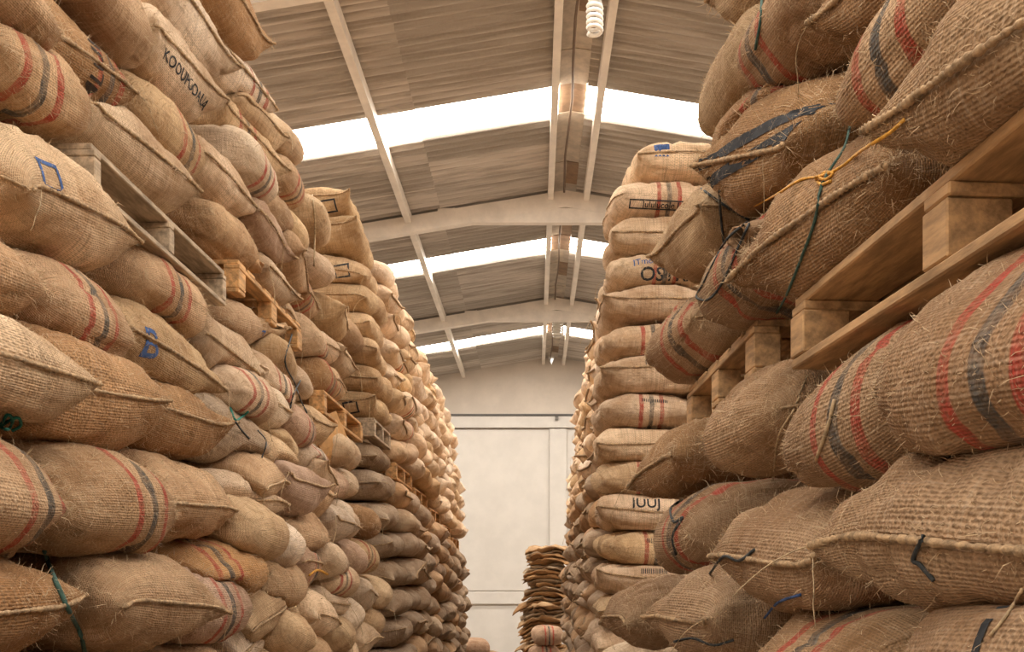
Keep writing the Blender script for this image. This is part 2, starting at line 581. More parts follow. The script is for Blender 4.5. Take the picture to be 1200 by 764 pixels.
# spiral lamps hanging under the ridge
def spiral_lamp(loc, R, Lb, drop, label):
    e = empty('spiral_lamp', loc)
    tag(e, label, 'lamp', 'spiral lamps under the ridge')
    pts = []
    turns, nper = 5.5, 14
    N = int(turns * nper)
    for i in range(N + 1):
        a = 2 * PI * i / nper
        z = -Lb * i / N
        r = R * (0.78 if i in (0, N) else 1)
        pts.append((r * math.cos(a), r * math.sin(a), z))
    obj('spiral_tube', tube_me('spiral_tube', pts, Lb / turns * .36, 8), M['bulb'], e)
    obj('lamp_base', tube_me('lamp_base', [(0, 0, 0), (0, 0, .06), (0, 0, .07), (0, 0, .16)], [R * .95, R * .95, R * .55, R * .5], 16), M['socket'], e)
    obj('cord', tube_me('cord', [(0, 0, .15), (0.01, 0, .15 + (drop - .15) * .5), (0, 0, drop)], .006, 6), M['cable'], e)
    return e


p = at(697, 4, 9.5)
spiral_lamp(p, .07, .30, RZ - p.z - .1, 'white spiral fluorescent lamp hanging between the ridge purlins, far from the gable wall')
p = at(654, 378, 25.0)
spiral_lamp(p, .13, .36, max(.3, RZ - p.z - .1), 'white spiral lamp hanging close to the gable wall')

# ------------------------------------------------------------------ sacks
TONES = {
    'tan': (0.49, 0.325, 0.185), 'brown': (0.39, 0.225, 0.105), 'pale': (0.64, 0.475, 0.31), 'cream': (0.70, 0.56, 0.40),
    'grey': (0.43, 0.325, 0.22), 'pink': (0.50, 0.34, 0.235), 'orange': (0.55, 0.31, 0.13), 'straw': (0.57, 0.40, 0.225),
    'dusty': (0.37, 0.275, 0.185),
}


class Sack:
    """shape of one filled sack; x points out of the stack, y along it, z up"""

    def __init__(s, L, W, H, kind, seed, nl, nc, droop=.4, lump=1.0, ear=1.0):
        rng = random.Random(seed)
        s.L, s.W, s.H, s.kind, s.nl, s.nc = L, W, H, kind, nl, nc
        tau = np.linspace(-1, 1, nl)
        t = np.sin(PI / 2 * tau * .985)
        t = t / t[-1]
        a = 2 * PI * np.arange(nc) / nc
        T, A = np.meshgrid(t, a, indexing='ij')
        nn = rng.uniform(2.3, 2.9)
        ca, sa = np.cos(A), np.sin(A)
        cy = np.sign(ca) * np.abs(ca) ** (2 / nn)
        cz = np.sign(sa) * np.abs(sa) ** (2 / nn)
        aT = np.abs(T)
        pf = rng.uniform(3.2, 5.5)
        back = (1 - aT ** 5) .clip(0) ** .5
        rr_ = (H * rng.uniform(.58, .72) if kind == 'fold' else H * rng.uniform(.62, .85)) / (L / 2)
        S = ((T - (1 - rr_)) / rr_).clip(0, 1)          # 0 on the body, 1 at the very end
        if kind == 'fold':
            front = (1 - S ** 2).clip(0) ** .5
        else:
            front = (1 - S ** rng.uniform(2.2, 3.0)).clip(0) ** rng.uniform(.42, .52)
        front = front * (1 - .10 * (1 - T.clip(0)))     # the filling has slid towards the hanging end
        hp = np.where(T > 0, front, back)
        hp = np.maximum(hp, (.0 if kind == 'fold' else .016) / H)
        Tp = T.clip(0)
        wp = np.where(T > 0, 1 - .20 * S ** 2.2, 1 - .16 * aT ** 7)
        if kind == 'seam':
            wp = np.where(T > 0, 1 - .05 * S ** 3, wp)
        x = L / 2 * T
        y = W / 2 * wp * cy
        z = H / 2 * hp * cz
        if kind == 'fold':
            x = x + .035 * (1 - np.abs(cy) ** 3) * S
        else:
            x = x + .015 * (1 - np.abs(cy) ** 2) * S
            for sg in (-1, 1):
                e = (sg * cy).clip(0) ** 7 * S ** 3 * ear
                x = x + e * rng.uniform(.0, .045)
                z = z + e * rng.uniform(-.035, .035)
                y = y + sg * e * rng.uniform(0, .03)
            z = z + rng.uniform(-.01, .05) * S ** 1.5
        s.fy = y.copy()
        P = np.stack([x, y, z], -1)
        # lumps, creases around the girth and gathers towards the end
        P = s._displace(P, lump, seed, rng, Tp, T, kind)
        xx = (P[..., 0] - L * .02).clip(0)
        P[..., 2] -= droop * xx ** 2
        tw = rng.uniform(-.12, .12)
        P[..., 2] += tw * P[..., 1] * Tp ** 2
        # resting on the sack below: the inner part of the underside is flattened
        zm = -H * .44 - droop * xx ** 2
        P[..., 2] = np.where(P[..., 2] < zm, zm + (P[..., 2] - zm) * .25, P[..., 2])
        if kind == 'fold':                 # the two halves meet in one line at the end
            jm = (-np.arange(nc)) % nc
            P[-1] = (P[-1] + P[-1][jm]) / 2
        s.P = P
        s.T = T

    def _normals(s, P):
        dx = np.gradient(P, axis=0)
        da = np.roll(P, -1, 1) - np.roll(P, 1, 1)
        n = np.cross(da, dx)
        ln = np.linalg.norm(n, axis=-1, keepdims=True)
        n = n / np.maximum(ln, 1e-9)
        c = P.mean((0, 1))
        if ((P - c) * n).sum(-1).mean() < 0:
            n = -n
        return n

    def _displace(s, P, lump, seed, rng, Tp, T, kind):
        N = s._normals(P)
        q = seed * 1.37
        d = lump * (.020 * vnoise(P * 4.2 + q, 1) + .010 * vnoise(P * 11 + q, 2) + .0045 * vnoise(P * 26 + q, 3))
        ph = rng.uniform(0, 6)
        k = rng.uniform(16, 30)
        girth = np.sin(P[..., 0] * k + ph + 2.2 * vnoise(P * 5 + q, 4)) * vnoise(P * 3 + q + 9, 5).clip(0)
        d = d + lump * .009 * girth
        if s.nl > 24:
            kk = rng.uniform(60, 90)
            fold = np.sin(P[..., 1] * kk + 3.0 * vnoise(P * 6 + q, 6))
            g = ((Tp - .6) / .4).clip(0, 1) ** 1.2
            d = d + lump * (.006 if kind == 'seam' else .003) * fold * g * (.4 + .6 * vnoise(P * 4 + q, 7).clip(0, 1) * 1.6)
            # long pinched creases
            cr = np.abs(vnoise(P * np.array([3.0, 7.0, 7.0]) + q + 30, 8))
            d = d - lump * .014 * np.exp(-(cr / .06) ** 2)
        edge = (1 - np.abs(T) ** 12)
        return P + N * (d * (0.25 + .75 * edge))[..., None]

    def arrays(s):
        nl, nc = s.nl, s.nc
        V = s.P.reshape(-1, 3)
        i, j = np.meshgrid(np.arange(nl - 1), np.arange(nc), indexing='ij')
        j2 = (j + 1) % nc
        Fq = np.stack([i * nc + j, (i + 1) * nc + j, (i + 1) * nc + j2, i * nc + j2], -1).reshape(-1, 4)
        return V, Fq

    def mesh(s, name, mat):
        nl, nc = s.nl, s.nc
        V, Fq = s.arrays()
        if s.kind == 'fold':
            k = Fq - (nl - 1) * nc
            Fq = np.where(k > nc // 2, (nl - 1) * nc + (nc - k), Fq)
        faces = Fq.tolist()
        faces.append(list(range(nc)))
        if s.kind == 'seam':
            faces.append([(nl - 1) * nc + k for k in range(nc - 1, -1, -1)])
        me = bpy.data.meshes.new(name)
        me.from_pydata(V.tolist(), [], faces)
        me.update()
        me.polygons.foreach_set('use_smooth', [True] * len(me.polygons))
        at_ = me.attributes.new('fy', 'FLOAT', 'POINT')
        at_.data.foreach_set('value', s.fy.reshape(-1).astype(np.float32))
        # uv in metres: round the girth and along the length
        gir = 2 * (s.W + s.H) * .9
        seg = np.linalg.norm(np.diff(s.P, axis=0), axis=-1).mean(1)
        al = np.concatenate([[0], np.cumsum(seg)])
        U = np.empty((len(Fq), 4, 2))
        i = Fq[:, 0] // nc
        j = Fq[:, 0] % nc
        U[:, 0] = np.stack([j / nc * gir, al[i]], -1)
        U[:, 1] = np.stack([j / nc * gir, al[i + 1]], -1)
        U[:, 2] = np.stack([(j + 1) / nc * gir, al[i + 1]], -1)
        U[:, 3] = np.stack([(j + 1) / nc * gir, al[i]], -1)
        uvl = me.uv_layers.new(name='UVMap')
        fl = np.zeros((len(me.loops), 2), np.float32)
        fl[:len(Fq) * 4] = U.reshape(-1, 2)
        uvl.data.foreach_set('uv', fl.reshape(-1))
        me.materials.append(mat)
        return me

    def seam_mesh(s, mat, fine=True):
        """corded lip of the sewn mouth"""
        nl, nc = s.nl, s.nc
        half = nc // 2
        top = s.P[-1, :half + 1]
        bot = s.P[-1, (-np.arange(half + 1)) % nc]
        mid = (top + bot) / 2
        pts = [Vector(p) + Vector((.006, 0, 0)) for p in mid]
        if fine:
            pts = spline(pts[::2] if len(pts) > 12 else pts, 5)
            pts = spline(pts, 2)
            m_ = len(pts) - 1
            rad = [(.0058 + .0016 * math.sin(i * 1.9) + .0012 * math.sin(i * .23)) * min(1, .3 + min(i, m_ - i) / 8) for i in range(m_ + 1)]
        else:
            rad = .011
        V, Fc = tube_arrays(pts, rad, 6 if fine else 4)
        # lip: flatten upright and stretch outwards
        me = mesh('sewn_seam', V, Fc, True)
        me.materials.append(mat)
        return me

    def thread_mesh(s, mat, seed, big=1.0):
        """yarn ends that hang from the corners of the sewn mouth"""
        r = random.Random(seed)
        V, Fc = [], []
        half = s.nc // 2
        for _ in range(1):
            j = r.choice((0, 0, half, half, r.randrange(s.nc)))
            p = Vector(s.P[-1, j])
            v = Vector((r.uniform(.1, .7), r.uniform(-1, 1), r.uniform(-.6, .5)))
            pts = [p]
            for k in range(7):
                v += Vector((r.uniform(-.35, .25), r.uniform(-.35, .35), -.28))
                p = p + v.normalized() * .022 * big
                pts.append(p)
            a, f = tube_arrays(pts, .0011 * big, 4)
            Fc += [tuple(q + len(V) for q in ff_) for ff_ in f]
            V += a
        me = mesh('thread_end', V, Fc, True)
        me.materials.append(mat)
        return me

    def ear_mesh(s, mat, seed):
        """a rolled, hollow corner of the cloth"""
        r = random.Random(seed)
        n = 16
        prof_ = [(-.07, .075), (0, .070), (.035, .060), (.06, .056), (.066, .048), (.055, .040), (.02, .034), (-.03, .02)]
        V, Fc = [], []
        for q, (ax, rad) in enumerate(prof_):
            for k in range(n):
                a = 2 * PI * k / n
                rr_ = rad * (1 + .16 * math.sin(3 * a + seed) + .10 * math.sin(5 * a + q + seed))
                V.append((ax + .012 * math.sin(2 * a + seed), rr_ * math.cos(a), rr_ * .8 * math.sin(a)))
        for q in range(len(prof_) - 1):
            for k in range(n):
                Fc.append((q * n + k, q * n + (k + 1) % n, (q + 1) * n + (k + 1) % n, (q + 1) * n + k))
        Fc.append(tuple((len(prof_) - 1) * n + k for k in range(n)))
        me = mesh('rolled_ear', V, Fc, True)
        me.materials.append(mat)
        return me

    def side_seam_mesh(s, mat, sg=1):
        j = 0 if sg > 0 else s.nc // 2
        line = s.P[2:-2, j]
        pts = spline([Vector(p) + Vector((0, sg * .004, 0)) for p in line[::3]], 5)
        rad = [.0042 + .0014 * math.sin(i * 2.1) for i in range(len(pts))]
        me = tube_me('side_seam', pts, rad, 5)
        me.materials.append(mat)
        return me

    def fibre_mesh(s, count, seed, mat, size=1.0):
        r = np.random.default_rng(seed)
        P, N = s.P, s._normals(s.P)
        ii = np.clip((s.nl * (.25 + .75 * r.random(count) ** .8)).astype(int), 1, s.nl - 2)
        jj = r.integers(0, s.nc, count)
        f1, f2 = r.random((count, 1)), r.random((count, 1))
        j2 = (jj + 1) % s.nc
        p = (P[ii, jj] * (1 - f1) + P[ii + 1, jj] * f1) * (1 - f2) + (P[ii, j2] * (1 - f1) + P[ii + 1, j2] * f1) * f2
        nrm = N[ii, jj]
        rv = r.normal(size=(count, 3))
        tg = rv - (rv * nrm).sum(-1, keepdims=True) * nrm
        tg /= np.linalg.norm(tg, axis=-1, keepdims=True)
        ln = (.008 + .034 * r.random((count, 1)) ** 3.0) * size
        lift = .15 + .75 * r.random((count, 1)) ** 1.5
        d1 = tg * (1 - lift) + nrm * lift
        d2 = tg * 1.0 + nrm * (lift - .35) + r.normal(size=(count, 3)) * .25
        w = np.cross(d1, rv)
        w /= np.maximum(np.linalg.norm(w, axis=-1, keepdims=True), 1e-6)
        w *= (.00045 + .00045 * r.random((count, 1))) * (0.6 + .4 * size)
        p = p - nrm * .001
        a, b = p - w, p + w
        m1 = p + d1 * ln * .55
        c, d = m1 - w * .8, m1 + w * .8
        e = m1 + d2 * ln * .55
        V = np.stack([a, b, c, d, e], 1).reshape(-1, 3)
        k = np.arange(count)[:, None] * 5
        q = np.concatenate([k, k + 1, k + 3, k + 2], 1).tolist()
        t3 = np.concatenate([k + 2, k + 3, k + 4], 1).tolist()
        me = bpy.data.meshes.new('loose_fibres')
        me.from_pydata(V.tolist(), [], q + t3)
        me.update()
        me.materials.append(mat)
        return me


def text_poly(body, size):
    cu = bpy.data.curves.new('lettering', 'FONT')
    cu.body = body
    cu.size = size
    cu.align_x = 'CENTER'
    cu.align_y = 'CENTER'
    cu.resolution_u = 3
    cu.offset = size * .012
    o = bpy.data.objects.new('lettering', cu)
    C.objects.link(o)
    dg = bpy.context.evaluated_depsgraph_get()
    me = bpy.data.meshes.new_from_object(o.evaluated_get(dg))
    bpy.data.objects.remove(o)
    return me


def frame_poly(w, h, t):
    """an open rectangular box mark"""
    o_ = [(-w, -h), (w, -h), (w, h), (-w, h)]
    i_ = [(-w + t, -h + t), (w - t, -h + t), (w - t, h - t), (-w + t, h - t)]
    me = mesh('mark', [(x, y, 0) for x, y in o_ + i_], [(k, (k + 1) % 4, 4 + (k + 1) % 4, 4 + k) for k in range(4)])
    return me


def rect_poly(w, h):
    return mesh('mark', [(-w, -h, 0), (w, -h, 0), (w, h, 0), (-w, h, 0)], [(0, 1, 2, 3)])


def project_print(me_flat, sk, sack_obj, origin, direction, right, mat, name='printed_lettering', cut=.012, rot=0.0):
    """lay a flat print on the sack's surface (all vectors in the sack's own space)"""
    V, Fq = sk.arrays()
    bvh = BVHTree.FromPolygons([Vector(v) for v in V], Fq.tolist())
    bm = bmesh.new()
    bm.from_mesh(me_flat)
    bmesh.ops.triangulate(bm, faces=bm.faces)
    for _ in range(5):
        es = [e for e in bm.edges if e.calc_length() > cut]
        if not es or len(bm.verts) > 6000:
            break
        bmesh.ops.subdivide_edges(bm, edges=es, cuts=1)
        bmesh.ops.triangulate(bm, faces=[f for f in bm.faces if len(f.verts) > 3])
    D = Vector(direction).normalized()
    R = Vector(right)
    R = (R - D * R.dot(D)).normalized()
    U = R.cross(D)
    cr, sr = math.cos(rot), math.sin(rot)
    dead = []
    O = Vector(origin)
    for v in bm.verts:
        x, y = v.co.x * cr - v.co.y * sr, v.co.x * sr + v.co.y * cr
        o = O + R * x + U * y
        h, nrm, _, _ = bvh.ray_cast(o, D, 1.5)
        if h is None or abs(nrm.dot(D)) < .12:
            dead.append(v)
            continue
        if nrm.dot(D) > 0:
            nrm = -nrm
        v.co = h + nrm * .0022
    bmesh.ops.delete(bm, geom=dead, context='VERTS')
    me = bpy.data.meshes.new(name)
    bm.to_mesh(me)
    bm.free()
    bpy.data.meshes.remove(me_flat)
    if len(me.polygons) == 0:
        return None
    me.materials.append(mat)
    return obj(name, me, None, sack_obj)


ALLS = []          # every sack placement: dict(loc, rot, dims, kind, tone, stripe, label, group, size on screen, detail)


def add(loc, rot, L, W, H, kind, tone, stripe=0, soff=0.0, label=None, group=None, detail='mid', droop=.4, seed=None, prints=(), mark=None, fib=0):
    u = PX + loc[0] / max(loc[1], .3) * F
    v = PY - loc[2] / max(loc[1], .3) * F
    d = max(loc[1], .3)
    vis = (-150 < u < 1400 and -150 < v < 900) or detail == 'near'
    ALLS.append(dict(loc=Vector(loc), rot=rot, L=L, W=W, H=H, kind=kind, tone=tone, stripe=stripe, soff=soff, label=label, group=group,
                     detail=detail, droop=droop, seed=seed if seed is not None else len(ALLS) * 3 + 11, prints=prints, area=(1 / d ** 2 if vis else 0), vis=vis, mark=mark, fib=fib))
    return ALLS[-1]


# face planes of the stacks: how far the sack ends stand from the middle of the aisle
def xl(z):
    return -1.13 - .20 * max(0, min(z, 1.3)) - .02 * max(0, z - 1.3)


def xr(z, d=1.7):
    return .50 + .10 * z - .05 * (d - 1.7)


ORD = ['', 'first', 'second', 'third', 'fourth', 'fifth', 'sixth', 'seventh', 'eighth', 'ninth', 'tenth', 'eleventh', 'twelfth',
       'thirteenth', 'fourteenth', 'fifteenth', 'sixteenth', 'seventeenth', 'eighteenth', 'nineteenth', 'twentieth']


def hand(side, u0, u1, v0, v1, kind, tone, label, stripe=0, soff=0.0, roll=0.0, out=0.0, w=None, h=None, droop=.27, yaw=0.0, L=.82, prints=(), mark=None, fib=1000, pitch=0.0):
    """a sack read off the photograph: outline in pixels, on the face plane of its stack"""
    uc, vc = (u0 + u1) / 2, (v0 + v1) / 2
    z = .5
    d = 2.0
    for _ in range(20):
        X = (xl(z) if side < 0 else xr(z, d))
        d = abs(X * F / (uc - PX))
        z = (PY - vc) * d / F
    X = (xl(z) if side < 0 else xr(z, d))
    da, db = abs(X * F / (u0 - PX)), abs(X * F / (u1 - PX))
    W = (.91 if side < 0 else .96) * (w or min(.72, max(.44, abs(da - db) * 1.08)))
    far = max(da, db)
    dc = (far - W / 2 * .92) if W < abs(da - db) else (da + db) / 2
    zc = (PY - vc) * dc / F
    H = (h or min(.33, max(.23, (v1 - v0) * dc / F * .98))) * (1.18 if side < 0 else 1.12)
    X = (xl(zc) if side < 0 else xr(zc, dc)) - side * out
    loc = (X + side * L / 2, dc, zc + droop * (.42 * L) ** 2 * .55)
    yj = random.Random(u0 * 7 + v0).uniform(4, 13)
    rot = (math.radians(roll) * (1 if side < 0 else -1), math.radians(pitch), math.radians(yaw) + (-math.radians(yj) if side < 0 else PI + math.radians(yj)))
    add(loc, rot, L, W, H, kind, tone, stripe, soff, label, None, 'near', droop, None, prints, mark, fib)


Lf, Rt = -1, 1
# --- left of the aisle, the stack with the weathered pallet ------------------------------------------------
hand(Lf, -60, 90, -40, 58, 'fold', 'tan', 'plain tan jute sack lying on the striped sack above the grey pallet', w=.6)
hand(Lf, -40, 112, 45, 175, 'fold', 'tan', 'tan jute sack with crisp red, black and red stripes beside the grey pallet', 1, -.05, w=.58)
hand(Lf, 45, 165, 10, 135, 'seam', 'brown', 'dark brown jute sack with a curled ear and black lettering', 1, .18, out=-.06, mark=(-1, .03),
     prints=(('text', 'MLUI', .09, 'ink_brown', (0, .10, -.05), 90),))
hand(Lf, 70, 215, 122, 232, 'seam', 'pale', 'pale jute sack with a torn ear resting on the grey pallet', 0, out=.02, h=.27)
hand(Lf, 105, 200, -25, 70, 'fold', 'tan', 'tan jute sack with dark lettering wedged high beside the dark brown sack', out=-.03,
     prints=(('text', 'III', .08, 'ink_brown', (0, -.1, .05), 10),))
hand(Lf, 172, 250, 25, 138, 'seam', 'pale', 'pale jute sack whose corded edge carries small dark capital letters', prints=(('text', 'KOOUPODAUA', .062, 'ink_dark', (0, 0, -.055), 0),), h=.3)
hand(Lf, 150, 240, 75, 200, 'fold', 'straw', 'straw-coloured jute sack with faint black and red stripes above the grey pallet', 1, .08, h=.3)
hand(Lf, 185, 265, -10, 100, 'seam', 'cream', 'whitish jute sack with frayed folds near the stack top', h=.32)
hand(Lf, 222, 302, -30, 78, 'seam', 'brown', 'brown jute sack with a pointed ear at the stack top', h=.33, out=.04)
hand(Lf, 256, 320, 48, 152, 'seam', 'cream', 'cream jute sack with faded orange stripes and frayed end at the stack edge', 1, .1, h=.3)
hand(Lf, 240, 326, 98, 222, 'seam', 'straw', 'straw-coloured sack with thin red stripes and a blue edge mark', 1, -.08, h=.3)
hand(Lf, 190, 292, 172, 262, 'seam', 'pale', 'pale sack with a long corded seam just behind the grey pallet', h=.28)
hand(Lf, 205, 305, 212, 318, 'fold', 'tan', 'tan sack with a rolled hollow ear poking out past the grey pallet', h=.27, mark=(1, -.02))
hand(Lf, -70, 140, 152, 305, 'seam', 'pale', 'big pale jute sack with heavy corded seam and blue corner mark', w=.66, out=.05, h=.34, droop=.4,
     prints=(('frame', (.05, .04, .012), 'ink_blue', (0, -.16, .09), 10),))
hand(Lf, 92, 246, 278, 374, 'fold', 'tan', 'tan jute sack with two sets of red and dark stripes under the grey pallet', 1, -.04, h=.27, out=.02)
hand(Lf, 231, 332, 325, 414, 'seam', 'tan', 'tan jute sack with small blue square mark under the orange pallet', h=.27, prints=(('frame', (.035, .03, .009), 'ink_blue', (0, .05, -.04), 8),))
hand(Lf, -60, 76, 266, 376, 'fold', 'tan', 'plain coarse tan sack beneath the big pale sack', w=.58)
hand(Lf, 35, 158, 300, 430, 'fold', 'tan', 'tan sack with faded red and black stripes under the two-striped sack', 1, .02, h=.31)
hand(Lf, 133, 243, 366, 475, 'seam', 'straw', 'straw sack with blue ink blots and corded seam beside striped sacks', h=.29, prints=(('text', 'B', .14, 'ink_blue', (0, -.16, 0), 0),))
hand(Lf, 200, 311, 370, 482, 'seam', 'pale', 'ribbed pale sack with a wavy corded seam', h=.29)
hand(Lf, 270, 345, 405, 500, 'fold', 'pale', 'pale sack with smeared red print and a knotted ear', 1, .05, h=.27, mark=(-1, .01))
hand(Lf, -60, 96, 374, 486, 'seam', 'pale', 'pale sack with folded seam flap above the teal twine', w=.6, out=.03)
hand(Lf, 18, 172, 400, 532, 'seam', 'brown', 'rough brown sack with a wavy ragged seam above the striped row', h=.32, out=.02)
hand(Lf, 146, 260, 442, 546, 'seam', 'brown', 'rough brown sack with short ragged seam and loose straw', h=.28)
hand(Lf, 232, 322, 462, 562, 'fold', 'grey', 'greyish sack tied with a bit of green twine', h=.28)
hand(Lf, 262, 350, 492, 574, 'fold', 'straw', 'straw-coloured smooth sack next to the greyish sack', h=.27)
hand(Lf, -60, 104, 514, 644, 'fold', 'tan', 'tan sack with broad red and black stripes below the teal twine', 1, .12, w=.6, h=.31)
hand(Lf, 51, 190, 524, 642, 'fold', 'tan', 'tan sack with red-black-red stripes and clinging chaff', 1, .10, h=.3, out=.03)
hand(Lf, 168, 274, 540, 658, 'seam', 'tan', 'tan sack sprinkled with chaff beside the striped sacks', h=.3)
hand(Lf, 260, 326, 560, 648, 'seam', 'pale', 'pale sack with one short knotted seam', h=.27)
hand(Lf, 306, 382, 570, 658, 'fold', 'tan', 'tan bulging sack behind the pale knotted one', h=.26)
hand(Lf, -60, 94, 640, 775, 'seam', 'brown', 'brown sack with seam under the green twine', w=.62)
hand(Lf, 44, 240, 642, 775, 'seam', 'tan', 'large tan sack with pointed ear and long side seam', w=.70, h=.31, out=.05)
hand(Lf, 188, 292, 648, 744, 'fold', 'pink', 'pinkish sack with many faint red stripes', 1, .06, h=.27)
hand(Lf, 246, 314, 640, 730, 'fold', 'orange', 'orange-stained sack with a red end stripe', 1, -.1, h=.27)
hand(Lf, 290, 356, 646, 732, 'fold', 'tan', 'dull tan sack with faint grey print behind the orange-stained one', h=.27)
hand(Lf, 205, 290, 736, 830, 'fold', 'tan', 'tan sack below the pinkish sack', h=.27)
hand(Lf, 262, 350, 722, 815, 'fold', 'straw', 'straw sack with scribbled dark print in the bottom row', h=.27, prints=(('text', 'UCCC', .08, 'ink_dark', (0, .02, .05), 0),))
hand(Lf, 60, 215, 770, 890, 'fold', 'tan', 'tan sack below the large sack with pointed ear', h=.28)
hand(Lf, -60, 70, 772, 890, 'fold', 'brown', 'brown sack below the green twine', w=.6, h=.28)

# --- right of the aisle, the stack with the two tan pallets --------------------------------------------------
hand(Rt, 1072, 1240, 15, 245, 'seam', 'tan', 'big tan sack with stitched top edge on the long pallet', w=.52, h=.30, out=.0, fib=1600)
hand(Rt, 905, 1080, 148, 364, 'seam', 'brown', 'brown sack with ragged seam lying at the long pallet end', w=.66, h=.32, out=.03, fib=1600)
hand(Rt, 980, 1105, -20, 158, 'fold', 'tan', 'tan sack with bright red and slate stripes high on the stack', 1, .02, w=.5, h=.33, out=0, fib=1300)
hand(Rt, 1085, 1215, -60, 75, 'seam', 'brown', 'brown sack with big dark curved letters', w=.5, h=.3, out=-.05, prints=(('text', 'CE', .16, 'ink_brown', (0, -.02, .0), 90),))
hand(Rt, 848, 1002, 72, 258, 'seam', 'brown', 'dark brown sack crossed by two wide black bands', w=.62, h=.30, out=.02, roll=14,
     prints=(('rect', (.34, .016), 'ink_dark', (0, 0, .035), 4), ('rect', (.34, .016), 'ink_dark', (0, 0, -.045), 4)), fib=1400)
hand(Rt, 945, 1022, -40, 78, 'seam', 'brown', 'plain brown sack with corded edge beside the red and slate striped one', w=.5, h=.3, out=-.06)
hand(Rt, 862, 962, -30, 148, 'fold', 'tan', 'tan sack with thin red and blue stripes over the black-banded sack', 1, -.06, w=.55, h=.33)
hand(Rt, 832, 910, 15, 152, 'fold', 'straw', 'plain smooth straw-coloured sack bulging at the stack edge', w=.55, h=.33, out=.02)
hand(Rt, 846, 905, -60, 42, 'seam', 'straw', 'straw sack with a frayed ear at the stack top edge', w=.55, h=.28)
hand(Rt, 834, 900, 112, 218, 'fold', 'brown', 'brown sack with small red stripes and a dark tucked ear', 1, .12, mark=(1, .03), w=.5, h=.28)
hand(Rt, 794, 885, 222, 338, 'seam', 'straw', 'straw sack with long pointed white-tipped ear and black twine', w=.6, h=.29, out=.04)
hand(Rt, 832, 935, 248, 392, 'fold', 'tan', 'tan sack with orange and black stripes on the short pallet', 1, .1, mark=(1, .04), w=.6, h=.33, out=.02)
hand(Rt, 774, 852, 335, 458, 'fold', 'tan', 'tan sack with thin stripes overhanging the short pallet edge', 1, .1, w=.6, h=.30, out=.02)
hand(Rt, 1030, 1230, 328, 540, 'fold', 'tan', 'big tan sack with broad red and slate stripes under the long pallet', 1, .04, w=.60, h=.32, out=.02, fib=1800)
hand(Rt, 930, 1115, 378, 545, 'fold', 'tan', 'tan sack with faded red and grey stripes under the long pallet', 1, .05, w=.62, h=.30, out=.0, fib=1600)
hand(Rt, 835, 965, 428, 562, 'fold', 'tan', 'rumpled plain tan sack under the short pallet', w=.56, h=.28, out=.0)
hand(Rt, 772, 885, 468, 584, 'seam', 'brown', 'brown sack with pointed ear reaching over the aisle under the short pallet', w=.56, h=.27, out=.03)
hand(Rt, 1025, 1230, 508, 708, 'seam', 'tan', 'big tan sack with torn corded seam and black thread knot', w=.62, h=.30, out=.02, fib=1800)
hand(Rt, 870, 1062, 542, 698, 'seam', 'tan', 'big smooth tan sack with cross-stitched seam', w=.66, h=.29, out=.02, fib=1500, droop=.25)
hand(Rt, 782, 905, 545, 678, 'fold', 'tan', 'tan sack with faint dark stripes and black diamond mark', 1, .1, w=.6, h=.28, out=.0)
hand(Rt, 1045, 1260, 692, 840, 'fold', 'tan', 'tan sack with dark crossing bands beside the striped bottom sack', w=.6, h=.29, out=.0,
     prints=(('rect', (.3, .007), 'ink_dark', (0, .0, .0), 8), ('rect', (.007, .3), 'ink_dark', (0, .02, .0), 8)))
hand(Rt, 890, 1090, 690, 835, 'fold', 'tan', 'tan sack with red and black stripes under the cross-stitched sack', 1, .02, w=.62, h=.29, out=.02, fib=1300)
hand(Rt, 805, 930, 663, 790, 'seam', 'tan', 'tan sack with curling corded flap and blue stroke', w=.58, h=.29, out=.04)
hand(Rt, 742, 845, 663, 775, 'seam', 'tan', 'tan sack with scalloped flap at the bottom aisle edge', w=.58, h=.29, out=.05)
hand(Rt, 715, 800, 742, 840, 'seam', 'cream', 'whitish sack with blue emblem in the bottom course', w=.6, h=.28, out=.06, prints=(('frame', (.05, .05, .014), 'ink_blue', (0, .0, .0), 0),))
hand(Rt, 1080, 1300, 838, 960, 'fold', 'tan', 'tan sack under the one with crossing bands', w=.6, h=.28, out=0)

# --- left stack, farther along: courses above and below the two orange pallets ---------------------------------
rp = random.Random(21)


def course_label(tone, ci, ni, where, stripe, end):
    tn = {'tan': 'tan', 'brown': 'brown', 'pale': 'pale', 'cream': 'cream', 'grey': 'grey-brown', 'pink': 'pinkish', 'orange': 'orange-tinted',
          'straw': 'straw-coloured', 'dusty': 'dusty grey'}[tone]
    return '%s %ssack, %s course %s, %s from the %s' % (tn, 'striped ' if stripe else '', ORD[ci], where, ORD[ni], end)


def pick(r, opts):
    return r.choices([o for o, _ in opts], [w for _, w in opts])[0]


